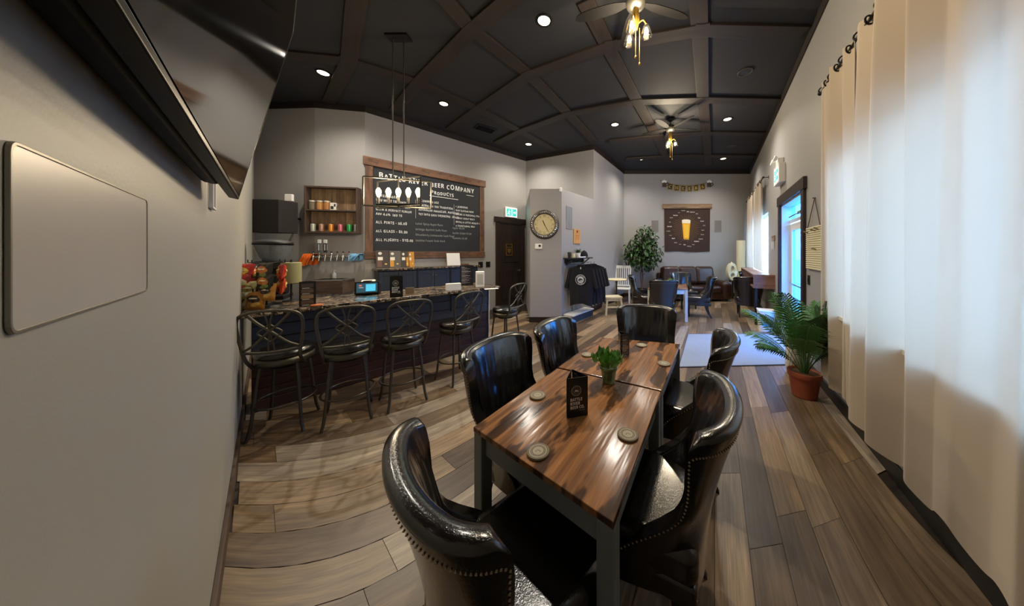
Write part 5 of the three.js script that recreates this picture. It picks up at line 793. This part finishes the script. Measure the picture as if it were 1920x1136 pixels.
{ // second dining table
  const nr = P(1290, 541.5, 0.76), nl = P(1214, 541.5, 0.76), d2 = 0.85; const c = [nl, nr, [nr[0] + 0.35, nr[1] + d2], [nl[0] + 0.35, nl[1] + d2]];
  const t = quadTable('cafe_table', 'pale legged table between the mat and the sofa', c, [0, 1, 2, 3]); t.children.filter((m) => ['leg', 'apron'].includes(m.name)).forEach((m) => { m.material = M.whitePaint; });
  const cp = [(c[0][0] + c[2][0]) / 2, (c[0][1] + c[2][1]) / 2];
  const q = thing('small_plant', 'tiny green potted plant on the pale legged table', 'plant', [cp[0], cp[1] - 0.1], 0.76); obj('pot', lathe([[0.0001, 0], [0.04, 0], [0.05, 0.08], [0.054, 0.08], [0.052, 0.09], [0.0001, 0.08]], 18), M.terracotta, q); const lv = []; for (let k = 0; k < 70; k++) { const s = new THREE.Shape(); s.moveTo(0, 0); s.quadraticCurveTo(0.02, 0.03, 0, 0.06); s.quadraticCurveTo(-0.02, 0.03, 0, 0); const a = rr(0, TAU), R = rr(0, 0.08); lv.push(new THREE.ShapeGeometry(s, 3).rotateX(rr(0.2, 1.3)).rotateY(a).translate(R * Math.sin(a), 0.09 + rr(0, 0.08), R * Math.cos(a))); } const fo = obj('foliage', lv, M.leafBright, q); fo.userData.kind = 'stuff';
  menu([cp[0] - 0.2, cp[1] + 0.05], 0.76, 0.09, 0.19, 0.3, 'black folded menu on the pale legged table', [MF, MS, MI]);
}

// ---------------------------------------------------------------- right wall: ledge, board, clipboard, switch
{
  const a = sR(8.3), b = sR(5.62), g = atWall(fRight, a, hAt(516, 5.6) - 0.3, 0.001, 'wall_ledge', 'reddish wooden box ledge mounted under the far curtain', 'ledge'), w = b - a, t = 0.03, H = 0.3, D = 0.38, wd = std({ map: woodTex(256, 256, 0x8a6450, 0x664636, 66, 3, 24), roughness: 0.4 });
  obj('ledge_top', metreUV(rbox(w, t, D, w / 2, H - t / 2, D / 2), 1, 0), wd, g); obj('ledge_bottom', metreUV(rbox(w, t, D, w / 2, t / 2, D / 2), 1, 0), wd, g); for (const e of [t / 2, w - t / 2]) obj('ledge_end', metreUV(rbox(t, H - 2 * t, D, e, H / 2, D / 2), 1, 2), wd, g); obj('divider', rbox(t, H - 2 * t, D - 0.02, w / 2, H / 2, D / 2), wd, g);
  obj('support_leg', [rbox(0.05, g.position.y, 0.05, w - 0.1, -g.position.y / 2, D - 0.06), rbox(0.05, g.position.y, 0.05, 0.1, -g.position.y / 2, D - 0.06)], M.legDark, g);
  const q = atWall(fRight, (sR(3.66) + sR(3.08)) / 2, 0, 0.001, 'hook_board', 'ribbed cream letter board hanging from a cord beside the entrance', 'letter board'), h0 = hAt(506, 3.35), h1 = hAt(424, 3.35), ww = 0.6;
  obj('board_back', rbox(ww, h1 - h0, 0.012, 0, (h0 + h1) / 2, 0.012), M.cream, q);
  const n = 20; for (let k = 0; k < n; k++) obj('rib', rbox(ww, (h1 - h0) / n * 0.6, 0.012, 0, lerp(h0, h1, (k + 0.5) / n), 0.022, 0.003), M.cream, q);
  obj('hanging_cord', [rod([-0.24, h1, 0.02], [0, h1 + 0.36, 0.01], 0.005, 6), rod([0.24, h1, 0.02], [0, h1 + 0.36, 0.01], 0.005, 6)], M.bark, q); obj('nail', rod([0, h1 + 0.36, 0], [0, h1 + 0.36, 0.03], 0.006, 6), M.blackMetal, q);
  for (const [x, y] of [[-0.2, h1 - 0.07], [0.08, h1 - 0.06], [0.2, h1 - 0.05], [0.12, (h0 + h1) / 2 - 0.02]]) obj('peg', [rod([x, y, 0.02], [x, y + 0.015, 0.06], 0.008, 8), new THREE.SphereGeometry(0.012, 8, 6).translate(x, y + 0.016, 0.062)], M.backPlank, q);
  const s = atWall(fRight, sR(3.6), hAt(525, 3.6), 0.001, 'light_switch', 'black light switch under the ribbed letter board', 'switch'); obj('plate', rbox(0.08, 0.13, 0.01, 0, 0, 0.005, 0.003), M.black, s); obj('rocker', rbox(0.03, 0.06, 0.008, 0, 0, 0.012, 0.003), M.blackGloss, s);
  const k = atWall(fRight, sR(5.75), hAt(455, 5.75), 0.001, 'key_rack', 'small wooden rack with hanging white tags beside the entrance', 'rack'); obj('rack_board', board(0.32, 0.1, 0.02, 0, 0.1, 0.01), M.backPlank, k); for (const x of [-0.1, 0.08]) { obj('tag', rbox(0.06, 0.16, 0.006, x, -0.06, 0.024, 0.003), M.white, k); obj('tag_string', rod([x, 0.02, 0.024], [x, 0.1, 0.024], 0.003, 5), M.white, k); }
}

// ---------------------------------------------------------------- floor things by the entrance
{
  const c = [P(1290, 627), P(1476, 627), P(1484, 684), P(1272, 689)]; const g = thing('floor_mat', 'blue grey floor mat in front of the entrance', 'mat', [0, 0]);
  const mt = dtex(256, 256, (u, v) => { const q = fbm(u, v, 60, 60, 501, 2), b = fbm(u, v, 5, 5, 511, 3); return mix3(hx(0x868d95), hx(0x979ea5), q * 0.6 + b * 0.4); });
  const pr = prism(c, 0.0005, 0.011, 0.003), uv = pr.attributes.uv, p = pr.attributes.position; for (let i = 0; i < p.count; i++) uv.setXY(i, p.getX(i) * 0.8, p.getZ(i) * 0.8); obj('mat', pr, std({ map: mt, roughness: 1, bumpMap: rep(peelBump, 6, 6), bumpScale: 0.001 }), g);
  for (let i = 0; i < 4; i++) { const f = frameOf(c[i], c[(i + 1) % 4]); obj('edge_binding', rbox(f.L - 0.01, 0.012, 0.02, f.L / 2, 0.0065, 0, 0.004).rotateY(f.turn).translate(c[i][0], 0, -c[i][1]), std({ color: 0x4b525a, roughness: 0.9 }), g); }
}
{ // white lidded bin
  const p = P(1436, 620), g = thing('waste_bin', 'white lidded bin with blue panel beside the palm', 'bin', p, 0, -0.5);
  const b = new THREE.CylinderGeometry(0.19, 0.165, 0.4, 4, 1).rotateY(Math.PI / 4).translate(0, 0.2, 0); obj('bin_body', b, M.white, g); obj('lid', rbox(0.29, 0.03, 0.29, 0, 0.415, 0, 0.012, 2), M.white, g); obj('blue_panel', rbox(0.17, 0.22, 0.006, 0, 0.22, 0.1285, 0.002).rotateX(-0.04), printed(canvas(64, 80, (x) => { x.fillStyle = '#4aa3d6'; x.fillRect(0, 0, 64, 80); x.strokeStyle = '#e8f2f8'; x.lineWidth = 6; x.beginPath(); x.moveTo(20, 52); x.lineTo(32, 30); x.lineTo(44, 52); x.closePath(); x.stroke(); })), g);
}
{ // tall vase behind the palm
  const p = P(1487, 700), g = thing('floor_vase', 'tall pale patterned floor vase behind the palm', 'vase', p); const h = hAt(615, p[1]);
  const vt = dtex(128, 256, (u, v) => { const q = Math.sin(v * 60 + 6 * Math.sin(u * TAU * 3)), m = fbm(u, v, 8, 12, 601, 3); return mix3(hx(0xd8d2c4), hx(0x8a7a66), sstep(0.5, 0.9, q) * 0.7 + (v > 0.75 ? 0.4 * m : 0)); });
  obj('vase', lathe([[0.0001, 0], [0.06, 0], [0.075, 0.02], [0.085, h * 0.3], [0.075, h * 0.7], [0.055, h * 0.9], [0.065, h], [0.058, h], [0.048, h * 0.9], [0.0001, h * 0.5]], 26), std({ map: vt, roughness: 0.4 }), g);
}
{ // palm
  const p = P(1508, 742), g = thing('potted_palm', 'feathery green palm in a terracotta pot beside the curtain', 'palm', p);
  obj('pot', lathe([[0.0001, 0], [0.105, 0], [0.11, 0.01], [0.135, 0.22], [0.148, 0.222], [0.15, 0.275], [0.138, 0.278], [0.132, 0.25], [0.0001, 0.24]], 32), M.terracotta, g); obj('soil', cyl(0.13, 0.13, 0.01, 0, 0.252, 0, 28), M.soil, g);
  const clear = (x, y, z, m = 0.1) => { const wx = p[0] + x, wd = p[1] - z, q = (wx - fRight.A[0]) * fRight.n[0] + (wd - fRight.A[1]) * fRight.n[1], k = Math.max(0, m - q); return [x + fRight.n[0] * k, y, z - fRight.n[1] * k]; };
  for (let k = 0; k < 26; k++) {
    let a = k * 2.4 + rr(-0.2, 0.2), el = rr(0.15, 0.62), L = rr(0.8, 1.12); if (k % 4 === 0) { el = rr(0.7, 1.1); L = rr(0.55, 0.8); }
    const wx = Math.cos(a), wz = Math.sin(a), toWall = wx * fRight.n[0] * -1 + wz * fRight.n[1]; if (toWall > 0.15) { el *= 0.45; }
    const pt = (t) => { const r = L * (t * Math.sin(el) * 0.75 + 0.16 * t * t), y = 0.25 + L * (t * Math.cos(el) - 0.24 * t * t * t * (0.5 + el)); return clear(r * wx + 0.02 * wx, y, r * wz + 0.02 * wz); };
    const parts = [tube([0, 0.25, 0.5, 0.75, 1].map((t) => pt(t)), 0.0038, 16, 5)], nl = 20;
    for (let i = 0; i < nl; i++) for (const s of [-1, 1]) { const t = 0.3 + 0.68 * i / nl, q = pt(t), q2 = pt(Math.min(1, t + 0.03)), T = V(q2[0] - q[0], q2[1] - q[1], q2[2] - q[2]).normalize(), side = V(-wz, 0, wx).multiplyScalar(s), ll = 0.21 * Math.sin(Math.PI * (0.18 + 0.74 * i / nl)) * rr(0.85, 1.1), dir = side.multiplyScalar(0.8).add(T.clone().multiplyScalar(0.65)).add(V(0, -0.12, 0)).normalize(), wd = T.clone().multiplyScalar(0.011), m = V(...q).add(dir.clone().multiplyScalar(ll * 0.5)).add(V(0, 0.012, 0)), e = V(...q).add(dir.clone().multiplyScalar(ll)).add(V(0, -0.03 * ll / 0.2, 0)); e.set(...clear(e.x, e.y, e.z, 0.04)); m.set(...clear(m.x, m.y, m.z, 0.05)); const A = V(...q).sub(wd.clone().multiplyScalar(0.5)), B = V(...q).add(wd.clone().multiplyScalar(0.5)), C = m.clone().sub(wd), D = m.clone().add(wd);
      const gg = new THREE.BufferGeometry(); gg.setAttribute('position', new THREE.Float32BufferAttribute([A, C, B, B, C, D, C, e, D].flatMap((v) => v.toArray()), 3)); gg.setAttribute('uv', new THREE.Float32BufferAttribute(new Array(18).fill(0), 2)); gg.computeVertexNormals(); parts.push(gg); }
    obj('frond', parts, k % 3 ? M.leafPalm : M.leafDark, g);
  }
}
{ // corner: side table, cutwork ornament, paper roll
  const p = [((1371 - CX) / F) * 9.1, 9.1], hT = hAt(525, 9.1), t = thing('side_table', 'small dark side table beside the sofa arm', 'table', p); obj('tabletop', rbox(0.3, 0.03, 0.3, 0, hT - 0.015, 0, 0.008), M.legDark, t); for (const [a, b] of [[-1, -1], [1, -1], [-1, 1], [1, 1]]) obj('leg', sbox(0.035, hT - 0.03, 0.035, a * 0.12, (hT - 0.03) / 2, b * 0.12), M.legDark, t);
  const o = thing('ornament', 'cream cutwork lantern ornament on the dark side table', 'ornament', [p[0], p[1] - 0.02], hT), hh = hAt(492, 9.1) - hT, s = new THREE.Shape(); s.absellipse(0, hh * 0.48, 0.15, hh * 0.48, 0, TAU); const h1 = new THREE.Path(); h1.absellipse(0, hh * 0.66, 0.06, hh * 0.16, 0, TAU); const h2 = new THREE.Path(); h2.absellipse(0, hh * 0.28, 0.08, hh * 0.13, 0, TAU); s.holes.push(h1, h2);
  obj('body', new THREE.ExtrudeGeometry(s, { depth: 0.1, bevelEnabled: true, bevelSize: 0.01, bevelThickness: 0.02, bevelSegments: 3, curveSegments: 24 }).translate(0, 0, -0.05), M.cream, o); obj('finial', lathe([[0.02, hh * 0.94], [0.03, hh * 0.98], [0.012, hh * 1.02], [0.0001, hh * 1.06]], 14), M.cream, o);
  const q = [((1389 - CX) / F) * 9.1, 9.1], r = thing('paper_roll', 'tall white paper roll standing in the far corner', 'paper roll', q), H = hAt(451, 9.1); obj('roll', lathe([[0.05, 0.0], [0.125, 0.0], [0.13, 0.01], [0.13, H - 0.01], [0.125, H], [0.05, H], [0.048, H - 0.06]], 28), M.cream, r); obj('core', cyl(0.05, 0.05, H - 0.04, 0, H / 2 - 0.015, 0, 20), M.backPlank, r);
}
scene.traverse((o) => { if (o.isMesh) { o.castShadow = true; o.receiveShadow = true; } });
renderer.render(scene, camera);
